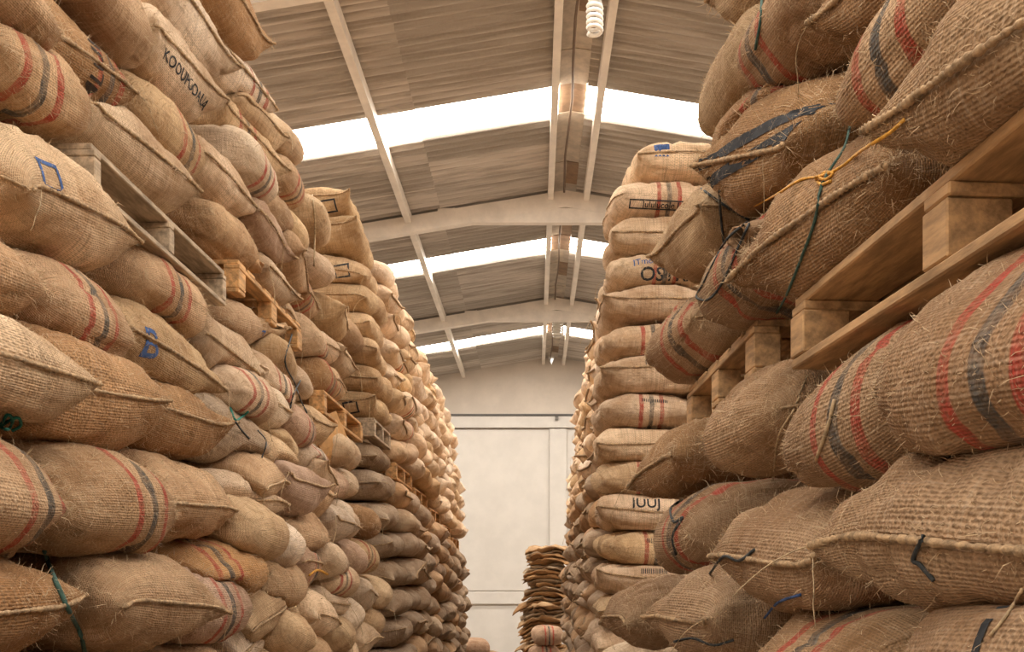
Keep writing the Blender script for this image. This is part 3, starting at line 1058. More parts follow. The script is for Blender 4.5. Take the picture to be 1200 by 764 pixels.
MIX1 = [('tan', 3), ('straw', 4), ('pale', 5), ('cream', 3), ('brown', 1), ('pink', 1)]
zones = [  # (y0, y1, pallet top, courses above, first column hidden by hand-placed sacks above / below)
    (4.30, 5.62, 1.44, 4, 4.85, 4.55, 'orange slatted pallet'), (5.70, 7.15, 1.16, 5, 5.6, 5.6, 'orange far pallet')]
for (ya, yb, pt, na, ystart_up, ystart_dn, pname) in zones:
    for row in range(na):
        zc = pt + .13 + row * .25
        y = ystart_up + (row % 2) * .12
        cols = []
        while y < yb - .12:
            cols.append(y)
            y += rp.uniform(.44, .52)
        if pt < 1.3 and row >= 3:
            cols = cols[:-1]
        for i, yc in enumerate(cols):
            tone = pick(rp, MIX1)
            st = 1 if rp.random() < .3 else 0
            k = 'seam' if rp.random() < .6 else 'fold'
            X = xl(zc) + rp.uniform(-.05, .07)
            add((X - .41, yc, zc + .03), (rp.uniform(-.12, .12), rp.uniform(-.05, .12), rp.uniform(-.18, .18)), .82, rp.uniform(.50, .60), rp.uniform(.26, .31), k, tone, st, rp.uniform(-.1, .1),
                course_label(tone, row + 1, i + 1, 'above the ' + pname, st, 'grey-pallet side'), 'sacks of the left near stack', 'mid', rp.uniform(.3, .9))
    for row in range(9):
        zc = pt - .15 - .13 - row * .255
        y = (ystart_dn if pt > 1.3 else ya - .12) - (.32 if (pt > 1.3 and zc < .6) else 0) - (.30 if (pt > 1.3 and zc < .25) else 0) + (row % 2) * .10
        cols = []
        while y < yb - .10:
            cols.append(y)
            y += rp.uniform(.45, .53)
        for i, yc in enumerate(cols):
            tone = pick(rp, MIX1)
            st = 1 if rp.random() < .22 else 0
            k = 'seam' if rp.random() < .55 else 'fold'
            X = xl(zc) + rp.uniform(-.05, .07)
            add((X - .41, yc, zc + .03), (rp.uniform(-.12, .12), rp.uniform(-.05, .1), rp.uniform(-.18, .18)), .82, rp.uniform(.50, .60), rp.uniform(.26, .31), k, tone, st, rp.uniform(-.1, .1),
                course_label(tone, row + 1, i + 1, 'below the ' + pname, st, 'grey-pallet side'), 'sacks of the left near stack', 'mid', rp.uniform(.3, .8))

# --- right rear stack: the neat column whose sacks face the camera -----------------------------------------------
rc = random.Random(33)
D2 = 6.2
edges = [162, 206, 249, 290, 331, 372, 413, 456, 497, 537, 577, 620, 660, 699, 735, 777, 818]
lefts = [742, 716, 716, 711, 706, 702, 702, 701, 701, 701, 705, 703, 702, 701, 700, 700, 700]
stripes = [0, 1, 0, 1, 0, 1, 0, 1, 0, 1, 0, 1, 0, 0, 0, 0]
COLLAB = {0: 'topmost pale sack of the neat column, with a faded blue square'}
for i in range(len(edges) - 1):
    vc = (edges[i] + edges[i + 1]) / 2
    zc = (PY - vc) * D2 / F
    H = (edges[i + 1] - edges[i]) * D2 / F
    xl0 = (lefts[i] - PX) * D2 / F
    W = .72 if i else .60
    st = stripes[i]
    pr = ()
    if i == 3:
        pr = (('text', 'OSTRA', .125, 'ink_dark', (0, .03, -.075), 0), ('text', 'ITmovida', .06, 'ink_blue', (0, -.10, .055), 4))
    elif i == 1:
        pr = (('frame', (.30, .03, .008), 'ink_dark', (0, .04, -.085), -2), ('text', 'Jululucole Lamo', .055, 'ink_dark', (0, .0, -.085), -2),)
    elif i == 9:
        pr = (('text', 'CSL JC', .105, 'ink_dark', (0, .03, -.055), 0),)
    elif i == 0:
        pr = (('rect', (.05, .04), 'ink_blue', (0, -.13, .085), 0),)
    elif i == 10:
        pr = (('text', 'JUUJ', .10, 'ink_dark', (0, -.05, .09), 0),)
    elif i == 13:
        pr = (('frame', (.065, .05, .018), 'ink_blue', (0, .0, .06), 0),)
    elif i in (6, 7, 11, 12):
        pr = (('text', 'IIIIIIIIIIIIII', .05, 'ink_dark', (0, .02, .092), 0),)
    lab = COLLAB.get(i) or '%s sack %s in the neat column facing the aisle mouth, counted downward' % ('red-and-black striped' if st else 'seamed plain', ORD[i + 1])
    add((xl0 + W / 2, D2 + .41, zc), (rc.uniform(-.03, .03), rc.uniform(-.02, .04), -PI / 2 + rc.uniform(-.06, .06)), .84, W, H * 1.10, 'fold' if st else 'seam',
        ['pale', 'straw'][i % 2] if i > 8 else 'pale', st, .0, lab, 'sacks of the neat column', 'near', rc.uniform(.02, .15), None, pr, None, 500)
    add((xl0 + W * 1.45, D2 + .45, zc), (0, 0, -PI / 2), .84, W * .95, H * 1.08, 'fold', 'straw', 0, 0, None, None, 'low', .05)

# --- left rear stack: sacks facing the camera at its end --------------------------------------------------------
D3 = 7.5
edges3 = [219, 251, 291, 326, 359, 394, 427, 461, 482]
cor3 = [410, 421, 427, 437, 435, 440, 444, 442]
for i in range(len(edges3) - 1):
    vc = (edges3[i] + edges3[i + 1]) / 2
    zc = (PY - vc) * D3 / F
    H = (edges3[i + 1] - edges3[i]) * D3 / F
    xr0 = (cor3[i] - PX) * D3 / F
    pr = ()
    if i in (0, 2, 7):
        pr = (('frame', (.06, .05, .012), 'ink_dark', (0, .15, -.05), 10),)
    add((xr0 - .34, D3 + .41, zc), (rc.uniform(-.04, .04), rc.uniform(-.02, .05), -PI / 2 + rc.uniform(-.08, .08)), .84, .68, max(.24, H) * 1.10, 'seam', 'straw', 0, 0,
        'straw-coloured seamed sack %s at the rear left stack end, above its pallet, counted downward' % ORD[i + 1], 'sacks at the rear left stack end', 'mid', rc.uniform(.05, .15), None, pr)
    add((xr0 - .98, D3 + .43, zc), (0, 0, -PI / 2), .84, .64, max(.24, H) * 1.05, 'seam', 'straw', 0, 0, None, None, 'low', .05)
edges3b = [512, 547, 584, 620, 655, 690, 725, 760, 795]
cor3b = [441, 449, 454, 459, 463, 468, 472, 476]
for i in range(len(edges3b) - 1):
    vc = (edges3b[i] + edges3b[i + 1]) / 2
    zc = (PY - vc) * D3 / F
    xr0 = (cor3b[i] - PX) * D3 / F
    add((xr0 - .34, D3 + .41, zc), (rc.uniform(-.04, .04), rc.uniform(-.02, .05), -PI / 2 + rc.uniform(-.08, .08)), .84, .68, .265, 'seam', 'grey', 0, 0,
        'grey-brown sack %s at the rear left stack end, below its pallet, counted downward' % ORD[i + 1], 'sacks at the rear left stack end', 'mid', rc.uniform(.05, .15), None,
        (('rect', (.07, .02), 'ink_dark', (0, .1, .10), 0),) if i in (0, 2) else ())
    add((xr0 - .98, D3 + .43, zc), (0, 0, -PI / 2), .84, .64, .26, 'seam', 'grey', 0, 0, None, None, 'low', .05)


# --- the long aisle faces of the two rear stacks ---------------------------------------------------------------
REAR_PALLETS = [(7.52, 8.36, 1.25)]         # (y0, y1, top): the pallets of the rear left stack step down along the aisle
for k_ in range(5):
    REAR_PALLETS.append((8.40 + k_ * 1.09, 8.40 + k_ * 1.09 + 1.07, 1.16 - (8.40 + k_ * 1.09 + .53 - 7.5) * .115))


def zp_left(y):
    return min(REAR_PALLETS, key=lambda p_: abs((p_[0] + p_[1]) / 2 - y))[2]


def xl2(z, y):
    k = (y - 7.5) / 6.3
    return (-1.09 - .10 * max(-.6, z)) * (1 - k) + (-.98 - .09 * max(0, z)) * k


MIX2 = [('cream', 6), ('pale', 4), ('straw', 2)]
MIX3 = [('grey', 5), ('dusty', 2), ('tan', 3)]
y = 8.62
col = 0
while y < 13.7:
    k = (y - 7.5) / 6.3
    p = .235 - .015 * k
    top = 3.05 - .75 * k + rp.uniform(-.1, .05)
    zpal = zp_left(y)
    row = 0
    z = zpal + .12 + (col % 2) * .04
    while z < top:
        tone = pick(rp, MIX2)
        st = 1 if rp.random() < .12 else 0
        X = xl2(z, y) + rp.uniform(-.03, .05)
        add((X - .40, y + rp.uniform(-.03, .03), z), (rp.uniform(-.1, .1), rp.uniform(-.05, .08), rp.uniform(-.12, .12)), .80, rp.uniform(.47, .53), p * 1.13, pick(rp, [('seam', 6), ('fold', 4)]), tone, st, 0,
            course_label(tone, min(20, row + 1), col + 1, 'above the rear pallets', st, 'neat end'), 'sacks of the rear left stack', 'far', rp.uniform(.1, .5))
        z += p
        row += 1
    row = 0
    z = zpal - .15 - .12 - (col % 2) * .02
    while z > -1.15:
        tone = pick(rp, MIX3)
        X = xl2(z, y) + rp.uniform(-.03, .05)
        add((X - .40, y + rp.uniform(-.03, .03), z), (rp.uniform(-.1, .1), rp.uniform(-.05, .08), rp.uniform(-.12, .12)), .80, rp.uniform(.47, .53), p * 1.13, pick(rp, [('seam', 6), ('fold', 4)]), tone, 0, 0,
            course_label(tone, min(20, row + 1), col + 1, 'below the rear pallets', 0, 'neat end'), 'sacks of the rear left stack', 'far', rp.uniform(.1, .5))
        z -= p * 1.0
        row += 1
    y += .50
    col += 1


def xr2(z, y):
    return .43 + .085 * max(0, z) + .012 * (y - 6.2) * .3


y = 7.32
col = 0
while y < 13.6:
    top = 2.75 - .06 * (y - 6.2) - (.25 if y > 11.5 else 0)
    z = -1.15 + (col % 2) * .04
    row = 0
    while z < top:
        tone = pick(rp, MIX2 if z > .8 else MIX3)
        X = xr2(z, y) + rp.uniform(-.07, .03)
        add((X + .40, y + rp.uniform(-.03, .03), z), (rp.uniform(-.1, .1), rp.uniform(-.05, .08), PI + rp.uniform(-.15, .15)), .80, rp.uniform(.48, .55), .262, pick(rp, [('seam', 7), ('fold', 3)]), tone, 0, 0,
            course_label(tone, min(20, row + 1), col + 1, 'of the rear right aisle face', 0, 'neat column'), 'sacks of the rear right stack', 'far', rp.uniform(.1, .5))
        z += .232
        row += 1
    y += .52
    col += 1

# --- the bodies of the stacks behind and below the visible faces (low courses, inner rows) ---------------------
def fill(x0, x1, y0, y1, z0, z1, rotz, tone):
    y = y0
    while y < y1:
        z = z0
        while z < z1:
            x = x0
            while x < x1:
                if not any(abs(q['loc'].x - x) < .62 and abs(q['loc'].y - y) < .42 and abs(q['loc'].z - z) < .17 for q in ALLS):
                    add((x, y, z), (0, 0, rotz), .80, .57, .25, 'fold', tone, 0, 0, None, None, 'low', .05)
                x += .82
            z += .25
        y += .56


fill(-2.55, -1.6, 1.25, 7.0, FLOOR + .28, -.5, 0, 'tan')           # left near stack: low courses
fill(-3.2, -2.4, 1.25, 7.0, -.5, 2.2, 0, 'tan')                    # its second row
fill(-2.3, -1.7, .9, 2.1, 1.35, 2.6, 0, 'tan')
fill(.95, 1.8, .45, 4.3, FLOOR + .28, -.3, PI, 'tan')
fill(1.75, 2.4, .45, 4.3, -.3, 1.9, PI, 'tan')
fill(-1.85, -1.4, 7.95, 13.6, FLOOR + .28, -1.2, 0, 'grey')
fill(-2.8, -2.0, 8.6, 13.6, -1.2, 2.2, 0, 'tan')
fill(.85, 1.3, 6.6, 13.6, FLOOR + .28, -1.2, PI, 'grey')
fill(1.65, 2.3, 7.0, 13.6, -1.2, 2.2, PI, 'tan')
fill(.75, 1.5, 6.45, 7.0, FLOOR + .28, -.5, PI, 'grey')              # under the neat column
fill(-1.9, -1.2, 7.75, 8.4, FLOOR + .28, -.5, 0, 'grey')            # under the rear left stack end
fill(.2, .3, 14.3, 14.4, FLOOR + .14, -1.35, PI, 'tan')              # under the pinkish sacks by the pile
fill(-.9, -.8, 14.4, 14.5, FLOOR + .14, -1.3, 0, 'tan')

# --- settle: sacks that were set into one another move apart before they are built -------------------------------
PAL = [  # every pallet as (x0, x1, y0, y1, bottom, top)
    (xl(1.2) - .96, xl(1.2) + .04, 2.84, 4.06, 1.155, 1.305), (xl(1.35) - .96, xl(1.35) + .04, 4.30, 5.46, 1.29, 1.44),
    (xl(1.05) - .97, xl(1.05) + .03, 5.87, 7.17, 1.00, 1.15), (.57, 1.61, .80, 2.04, .435, .585), (.58, 1.60, 2.58, 3.58, .545, .70)]
PAL += [(xl2(t_, (a_ + b_) / 2) - 1.07, xl2(t_, (a_ + b_) / 2) - .07, a_, b_, t_ - .15, t_) for a_, b_, t_ in REAR_PALLETS]


def half_ext(q):
    c_, s_ = abs(math.cos(q['rot'][2])), abs(math.sin(q['rot'][2]))
    return (q['L'] * c_ + q['W'] * s_) / 2, (q['W'] * c_ + q['L'] * s_) / 2, q['H'] / 2


MOB = {'near': (.15, .05), 'mid': (1.0, .32), 'far': (.5, .12), 'low': (1.0, .3)}
NS = len(ALLS)
pos = np.array([tuple(q['loc']) for q in ALLS])
home = pos.copy()
ext = np.array([half_ext(q) for q in ALLS])
ext[:, :2] *= np.array([.94, .90])
ext[:, 2] *= .84
mob = np.array([MOB[q['detail']][0] * (.4 if q['group'] in ('sacks of the neat column', 'sacks at the rear left stack end') else 1) for q in ALLS])
cap = np.array([MOB[q['detail']][1] for q in ALLS])
d0 = np.abs(home[:, None] - home[None])
pi_, pj_ = np.where(np.triu((d0[..., 0] < 1.3) & (d0[..., 1] < 1.3) & (d0[..., 2] < .7), 1))
for it in range(80):
    dd = pos[pi_] - pos[pj_]
    pen = ext[pi_] + ext[pj_] - np.abs(dd)
    hit = (pen > 0).all(1)
    if not hit.any():
        break
    a_, b_, dd, pen = pi_[hit], pj_[hit], dd[hit], pen[hit]
    ax = np.argmin(pen * np.array([1.3, 1.0, 1.25]), 1)
    r_ = np.arange(len(ax))
    sg = np.where(dd[r_, ax] >= 0, 1.0, -1.0)
    p_ = pen[r_, ax] * .35
    wa, wb = mob[a_] / (mob[a_] + mob[b_]), mob[b_] / (mob[a_] + mob[b_])
    mv = np.zeros_like(pos)
    np.add.at(mv, (a_, ax), sg * p_ * wa)
    np.add.at(mv, (b_, ax), -sg * p_ * wb)
    pos = pos + np.clip(mv, -.04, .04)
    for (x0_, x1_, y0_, y1_, zb_, zt_) in PAL:                       # nobody stands in a pallet
        on = (np.abs(pos[:, 0] - (x0_ + x1_) / 2) < .5 + ext[:, 0] * .8) & (pos[:, 1] > y0_ - ext[:, 1] * .55) & (pos[:, 1] < y1_ + ext[:, 1] * .55)
        up = on & (pos[:, 2] > (zb_ + zt_) / 2) & (pos[:, 2] - ext[:, 2] < zt_)
        dn = on & (pos[:, 2] <= (zb_ + zt_) / 2) & (pos[:, 2] + ext[:, 2] > zb_)
        pos[up, 2] += np.minimum(.03, zt_ - (pos[up, 2] - ext[up, 2]))
        pos[dn, 2] -= np.minimum(.03, pos[dn, 2] + ext[dn, 2] - zb_)
    off_ = pos - home
    ln_ = np.linalg.norm(off_, axis=1)
    k_ = np.where(ln_ > cap, cap / np.maximum(ln_, 1e-9), 1.0)
    pos = home + off_ * k_[:, None]
for q, p_ in zip(ALLS, pos):
    q['loc'] = Vector(p_)

# --- contact: where two sacks press together each keeps its own side of the surface between them ------------------
ROT = np.array([np.array(Matrix.Rotation(q['rot'][2], 3, 'Z') @ Matrix.Rotation(q['rot'][1], 3, 'Y') @ Matrix.Rotation(q['rot'][0], 3, 'X')) for q in ALLS])
LOC = pos
RAD = np.array([q['H'] / 2 for q in ALLS])
HX = np.array([q['L'] / 2 for q in ALLS]) - RAD
HY = np.maximum(np.array([q['W'] / 2 for q in ALLS]) - RAD, .02)
DRP = np.array([(q['droop'] if q['detail'] == 'near' else .1) for q in ALLS])
LEN = np.array([q['L'] for q in ALLS])


def sack_dist(i, Pw):
    """distance of world points from the surface of sack i (negative inside)"""
    p = (Pw - LOC[i]) @ ROT[i]
    z = p[:, 2] + DRP[i] * (p[:, 0] - LEN[i] * .02).clip(0) ** 2
    dx = (np.abs(p[:, 0]) - HX[i]).clip(0)
    dy = (np.abs(p[:, 1]) - HY[i]).clip(0)
    return np.sqrt(dx * dx + dy * dy + z * z) - RAD[i]


NEAR_OF = [np.where((np.abs(LOC - LOC[i]) < np.array([1.25, 1.25, .75])).all(1))[0] for i in range(NS)]


def press(i, P):
    """P: (.., 3) points of sack i in its own space; returns them pressed against its neighbours and pallets"""
    sh = P.shape
    p = P.reshape(-1, 3).copy()
    nb = [j for j in NEAR_OF[i] if j != i]
    W_ = p @ ROT[i].T + LOC[i]
    own = sack_dist(i, W_)
    oth = np.full(len(p), 9.0)
    use = []
    for j in nb:
        dj = sack_dist(j, W_)
        if (dj < own).any():
            use.append(j)
        oth = np.minimum(oth, dj)
    pal = [q for q in PAL if abs(LOC[i][1] - (q[2] + q[3]) / 2) < 1.3 and abs(LOC[i][0] - (q[0] + q[1]) / 2) < 1.2]

    def in_pallet(w):
        r_ = np.zeros(len(w), bool)
        for (x0_, x1_, y0_, y1_, zb_, zt_) in pal:
            f_ = (w[:, 0] > x0_ - .012) & (w[:, 0] < x1_ + .012) & (w[:, 1] > y0_ - .012) & (w[:, 1] < y1_ + .012)
            r_ |= f_ & ((w[:, 2] < zt_ - .001) if LOC[i][2] > (zb_ + zt_) / 2 else (w[:, 2] > zb_ + .001))
        return r_
    bad = np.where((oth < own) | in_pallet(W_))[0]
    if len(bad):
        b = p[bad]
        dro = DRP[i] * (b[:, 0] - LEN[i] * .02).clip(0) ** 2
        qx, qy = np.clip(b[:, 0], -HX[i], HX[i]), np.clip(b[:, 1], -HY[i], HY[i])
        core = np.stack([qx, qy, -DRP[i] * (qx - LEN[i] * .02).clip(0) ** 2], -1)
        lo, hi = np.full(len(b), .12), np.ones(len(b))
        for _ in range(9):
            m = (lo + hi) / 2
            c = core + (b - core) * m[:, None]
            cw = c @ ROT[i].T + LOC[i]
            o_ = sack_dist(i, cw)
            e_ = np.full(len(b), 9.0)
            for j in use:
                e_ = np.minimum(e_, sack_dist(j, cw))
            good = (o_ <= e_ + .001) & ~in_pallet(cw)
            lo, hi = np.where(good, m, lo), np.where(good, hi, m)
        p[bad] = core + (b - core) * lo[:, None]
    W_ = p @ ROT[i].T + LOC[i]
    ch = False
    for (x0_, x1_, y0_, y1_, zb_, zt_) in PAL:
        if abs(LOC[i][1] - (y0_ + y1_) / 2) > 1.3 or abs(LOC[i][0] - (x0_ + x1_) / 2) > 1.2:
            continue
        m = .012
        ins = (W_[:, 0] > x0_ - m) & (W_[:, 0] < x1_ + m) & (W_[:, 1] > y0_ - m) & (W_[:, 1] < y1_ + m)
        if not ins.any():
            continue
        if LOC[i][2] > (zb_ + zt_) / 2:
            W_[ins, 2] = np.maximum(W_[ins, 2], zt_ - .001)
        else:
            W_[ins, 2] = np.minimum(W_[ins, 2], zb_ + .001)
        ch = True
    if ch:
        p = (W_ - LOC[i]) @ ROT[i]
    return p.reshape(sh)


# --- build ------------------------------------------------------------------------------------------------------
CAP = 296
cand = [i for i, s in enumerate(ALLS) if s['vis'] and s['label'] and s['detail'] != 'low']
pri = {'near': 2, 'mid': 1, 'far': 0}
cand.sort(key=lambda i: (-pri[ALLS[i]['detail']], -ALLS[i]['area']))
single = set(cand[:CAP])

# shared shapes for the middle distance and the far faces
VAR = {}
for kind in ('fold', 'seam'):
    for det, nl, nc, cnt in (('far', 18, 22, 3),):
        lst = []
        for q in range(cnt):
            sk = Sack(.82, .55, .28, kind, 900 + q * 7 + (50 if kind == 'seam' else 0), nl, nc, .12 if det == 'mid' else .1, 1.0, 1.2)
            me = sk.mesh('sack_' + det, M['burlap' if det == 'mid' else 'burlap_far'])
            seam = sk.seam_mesh(M['seam' if det == 'mid' else 'seam_far'], det == 'mid') if kind == 'seam' else None
            fibs = sk.fibre_mesh(420, q, M['fibre'], 1.7) if det == 'mid' else None
            if fibs is not None:
                fibs.name = 'loose_fibres'
            thr = sk.thread_mesh(M['twine_straw'], q, 1.5) if kind == 'seam' else None
            lst.append((sk, me, seam, fibs, thr))
        VAR[kind, det] = lst


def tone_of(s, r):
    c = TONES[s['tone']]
    k = r.uniform(.88, 1.14) * (1.20 if s['loc'].x < 0 else (.90 if s['loc'].y < 4.6 else 1.28))  # aisle light put into the tone: left brighter, near right darker; rear right paler
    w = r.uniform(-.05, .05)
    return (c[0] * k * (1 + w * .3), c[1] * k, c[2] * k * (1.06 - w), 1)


def apply_print(pr, sk, o):
    kind, arg = pr[0], pr[1]
    if kind == 'text':
        _, body, size, mat, (ox, oy, oz), rot = pr
        flat = text_poly(body, size)
        nm = 'printed_lettering'
    else:
        _, dims, mat, (ox, oy, oz), rot = pr
        flat = frame_poly(*dims) if kind == 'frame' else rect_poly(*dims)
        nm = 'printed_mark'
    # seen from the aisle: looking against +x, the local +y is to the right of the reader
    tilt = -.45 if oz > .04 else (.35 if oz < -.04 else 0)
    D = Vector((-1, 0, tilt))
    O = Vector((sk.L / 2, oy, oz)) - D * .5
    # aim so that the ray meets the end face at height oz
    O.z = oz - D.z * .42 - sk.droop_z
    project_print(flat, sk, o, O, D, (0, 1, 0), M[mat], nm, .012 if kind == 'text' else .02, math.radians(rot))


SACKS = {}
rest = []
REST_I = []
for i, s in enumerate(ALLS):
    r = random.Random(i * 17 + 3)
    if i not in single:
        rest.append(s)
        REST_I.append(i)
        continue
    if s['detail'] == 'near':
        sk = Sack(s['L'], s['W'], s['H'], s['kind'], s['seed'], 48, 64, s['droop'], 1.3)
        sk.droop_z = s['droop'] * (.48 * s['L']) ** 2
    else:
        nl, nc = (30, 36) if s['detail'] == 'mid' else (18, 22)
        sk = Sack(s['L'], s['W'], s['H'], s['kind'], s['seed'], nl, nc, .1, 1.0, 1.2)
        sk.droop_z = .02
    far = s['detail'] == 'far'
    sk.P = press(i, sk.P)
    o = obj('burlap_sack', sk.mesh('burlap_sack', M['burlap_far' if far else 'burlap']))
    seam = sk.seam_mesh(M['seam_far' if far else 'seam'], not far) if s['kind'] == 'seam' else None
    thr = sk.thread_mesh(M['twine_straw'], i, 1.0 if s['detail'] == 'near' else 1.5) if s['kind'] == 'seam' else None
    fib = None
    if s['detail'] == 'near' and s['fib']:
        fib = sk.fibre_mesh(int(s['fib'] * 2.2), i, M['fibre'], max(.8, min(1.35, s['loc'].y / 2.0)))
    elif s['detail'] == 'mid':
        fib = sk.fibre_mesh(420, i, M['fibre'], 1.7)
    if s['detail'] == 'near' and r.random() < .5:
        obj('side_seam', sk.side_seam_mesh(M['seam'], r.choice((-1, 1))), None, o)
    scl = (1, 1, 1)
    if seam is not None:
        obj('sewn_seam', seam, None, o)
        obj('thread_end', thr, None, o)
    if fib is not None:
        f_ = obj('loose_fibres', fib, None, o)
        f_['kind'] = 'stuff'
    o.location, o.rotation_euler, o.scale = s['loc'], s['rot'], scl
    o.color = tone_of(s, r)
    o['stripe'] = float(s['stripe'])
    o['stripe_offset'] = float(s['soff'])
    for pr in s['prints']:
        apply_print(pr, sk, o)
    if s['mark']:
        sg, zz = s['mark']
        er = obj('rolled_ear', sk.ear_mesh(M['burlap'], i), None, o)
        jj = 0 if sg > 0 else sk.nc // 2
        pe = Vector(sk.P[-4, (jj + (2 if zz < 0 else -2) * (1 if sg < 0 else -1)) % sk.nc])
        er.location = pe + Vector((-.012, -sg * .045, zz))
        er.rotation_euler = (0, .25, sg * .35)
        er.scale = (.75, .72, .62)
        er.color = o.color
        er['label'] = 'rolled hollow corner of the sack cloth'
    tag(o, s['label'], 'sack', s['group'] or 'jute sacks stacked along the aisle')
    SACKS[s['label']] = o

# everything past the limit: one mesh
VV, FF, CC = [], [], []
off = 0
for i, s in enumerate(rest):
    r = random.Random(i * 5 + 1)
    lowd = s['detail'] == 'low'
    sk = Sack(s['L'], s['W'], s['H'], s['kind'], 700 + i % 9, 12 if lowd else 18, 14 if lowd else 22, .1)
    sk.P = press(REST_I[i], sk.P)
    V, Fq = sk.arrays()
    V = V @ ROT[REST_I[i]].T + LOC[REST_I[i]]
    VV.append(V)
    nc, nl = sk.nc, sk.nl
    FF += (Fq + off).tolist()
    FF.append([off + k for k in range(nc)])
    FF.append([off + (nl - 1) * nc + k for k in range(nc - 1, -1, -1)])
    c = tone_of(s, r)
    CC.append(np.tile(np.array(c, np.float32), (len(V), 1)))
    off += len(V)
me = bpy.data.meshes.new('stacked_sacks')
me.from_pydata(np.concatenate(VV).tolist(), [], FF)
me.update()
me.polygons.foreach_set('use_smooth', [True] * len(me.polygons))
ca_ = me.attributes.new('sack_tone', 'FLOAT_COLOR', 'POINT')
ca_.data.foreach_set('color', np.concatenate(CC).reshape(-1))
m2 = M['burlap_far'].copy()
m2.name = 'jute_burlap_stack_body'
nt = m2.node_tree
an = nd(nt, 'ShaderNodeAttribute', attribute_name='sack_tone')
for l in [l for l in nt.links if l.from_node.type == 'OBJECT_INFO' and l.from_socket.name == 'Color']:
    to = l.to_socket
    nt.links.remove(l)
    nt.links.new(an.outputs['Color'], to)
me.materials.append(m2)
o = obj('stacked_sacks', me)
tag(o, 'remaining jute sacks deeper inside and lower in the stacks', 'sacks', kind='stuff')
print('sacks', len(ALLS), 'single', len(single), 'rest', len(rest), 'verts rest', off)

# ------------------------------------------------------------------ pallets
def pallet(loc, rot, la, lx, h, along, mat, label, bw=.075):
    """block pallet; la = length along the aisle (y), lx = depth (x); along: deck boards run along the aisle"""
    e = empty('wooden_pallet', loc, rot)
    tag(e, label, 'pallet', 'wooden pallets between the sack courses')
    t = .020
    rr = random.Random(label)

    def b(name, x0, x1, y0, y1, z0, z1):
        me = box_me(name, x0, x1, y0, y1, z0, z1, .003)
        o = obj(name, me, mat, e)
        o.rotation_euler = (0, 0, rr.uniform(-.006, .006))
        return o
    A, B = (la, lx) if along else (lx, la)     # boards have length A and are laid side by side over B

    def place(name, a0, a1, b0, b1, z0, z1):
        if along:
            b(name, b0 - B / 2, b1 - B / 2, a0 - A / 2, a1 - A / 2, z0, z1)
        else:
            b(name, a0 - A / 2, a1 - A / 2, b0 - B / 2, b1 - B / 2, z0, z1)
    nb = max(5, int(B / .145))
    wb = B / nb
    for k in range(nb):
        place('deck_board', rr.uniform(0, .012), A - rr.uniform(0, .012), k * wb + .006, (k + 1) * wb - (.008 if along else .03), h - t, h)
    for k in range(3):
        a = k * (A - bw) / 2
        place('cross_bearer', a, a + bw, 0, B, h - 2 * t - .001, h - t - .001)
        for j in range(3):
            bb = j * (B - .10) / 2
            place('block', a, a + bw, bb, bb + .10, t + .001, h - 2 * t - .002)
    for j in range(3):
        bb = j * (B - .10) / 2
        place('bottom_board', 0, A, bb, bb + .10, 0, t)
    return e


pallet((xl(1.2) - .46, 3.45, 1.155), (0, 0, 0), 1.22, 1.0, .15, True, M['wood_grey'], 'weathered grey-brown pallet jutting between left sacks', .042)
pallet((xl(1.35) - .46, 4.88, 1.29), (0, 0, 0), 1.16, 1.0, .15, False, M['wood_orange'], 'orange slatted pallet next along from the grey one')
pallet((xl(1.05) - .47, 6.52, 1.00), (0, 0, 0), 1.30, 1.0, .15, True, M['wood_orange'], 'orange pallet at the far end of the left near stack')
pallet((1.09, 1.42, .435), (0, math.radians(0), math.radians(4)), 1.24, 1.0, .15, True, M['wood_tan'], 'long tan pallet with bare blocks above big striped sack')
pallet((1.09, 3.08, .545), (0, 0, math.radians(1)), 1.0, 1.0, .155, False, M['wood_tan'], 'short slatted tan pallet under the orange-striped sack')
for k, (ya_, yb_, zt_) in enumerate(REAR_PALLETS):
    yc_ = (ya_ + yb_) / 2
    pallet((xl2(zt_, yc_) - .57, yc_, zt_ - .15), (0, 0, 0), yb_ - ya_, 1.0, .15, True, M['wood_orange'] if k else M['wood_grey'],
           '%s pallet along the rear left stack, counted from its neat end' % ORD[k + 1])

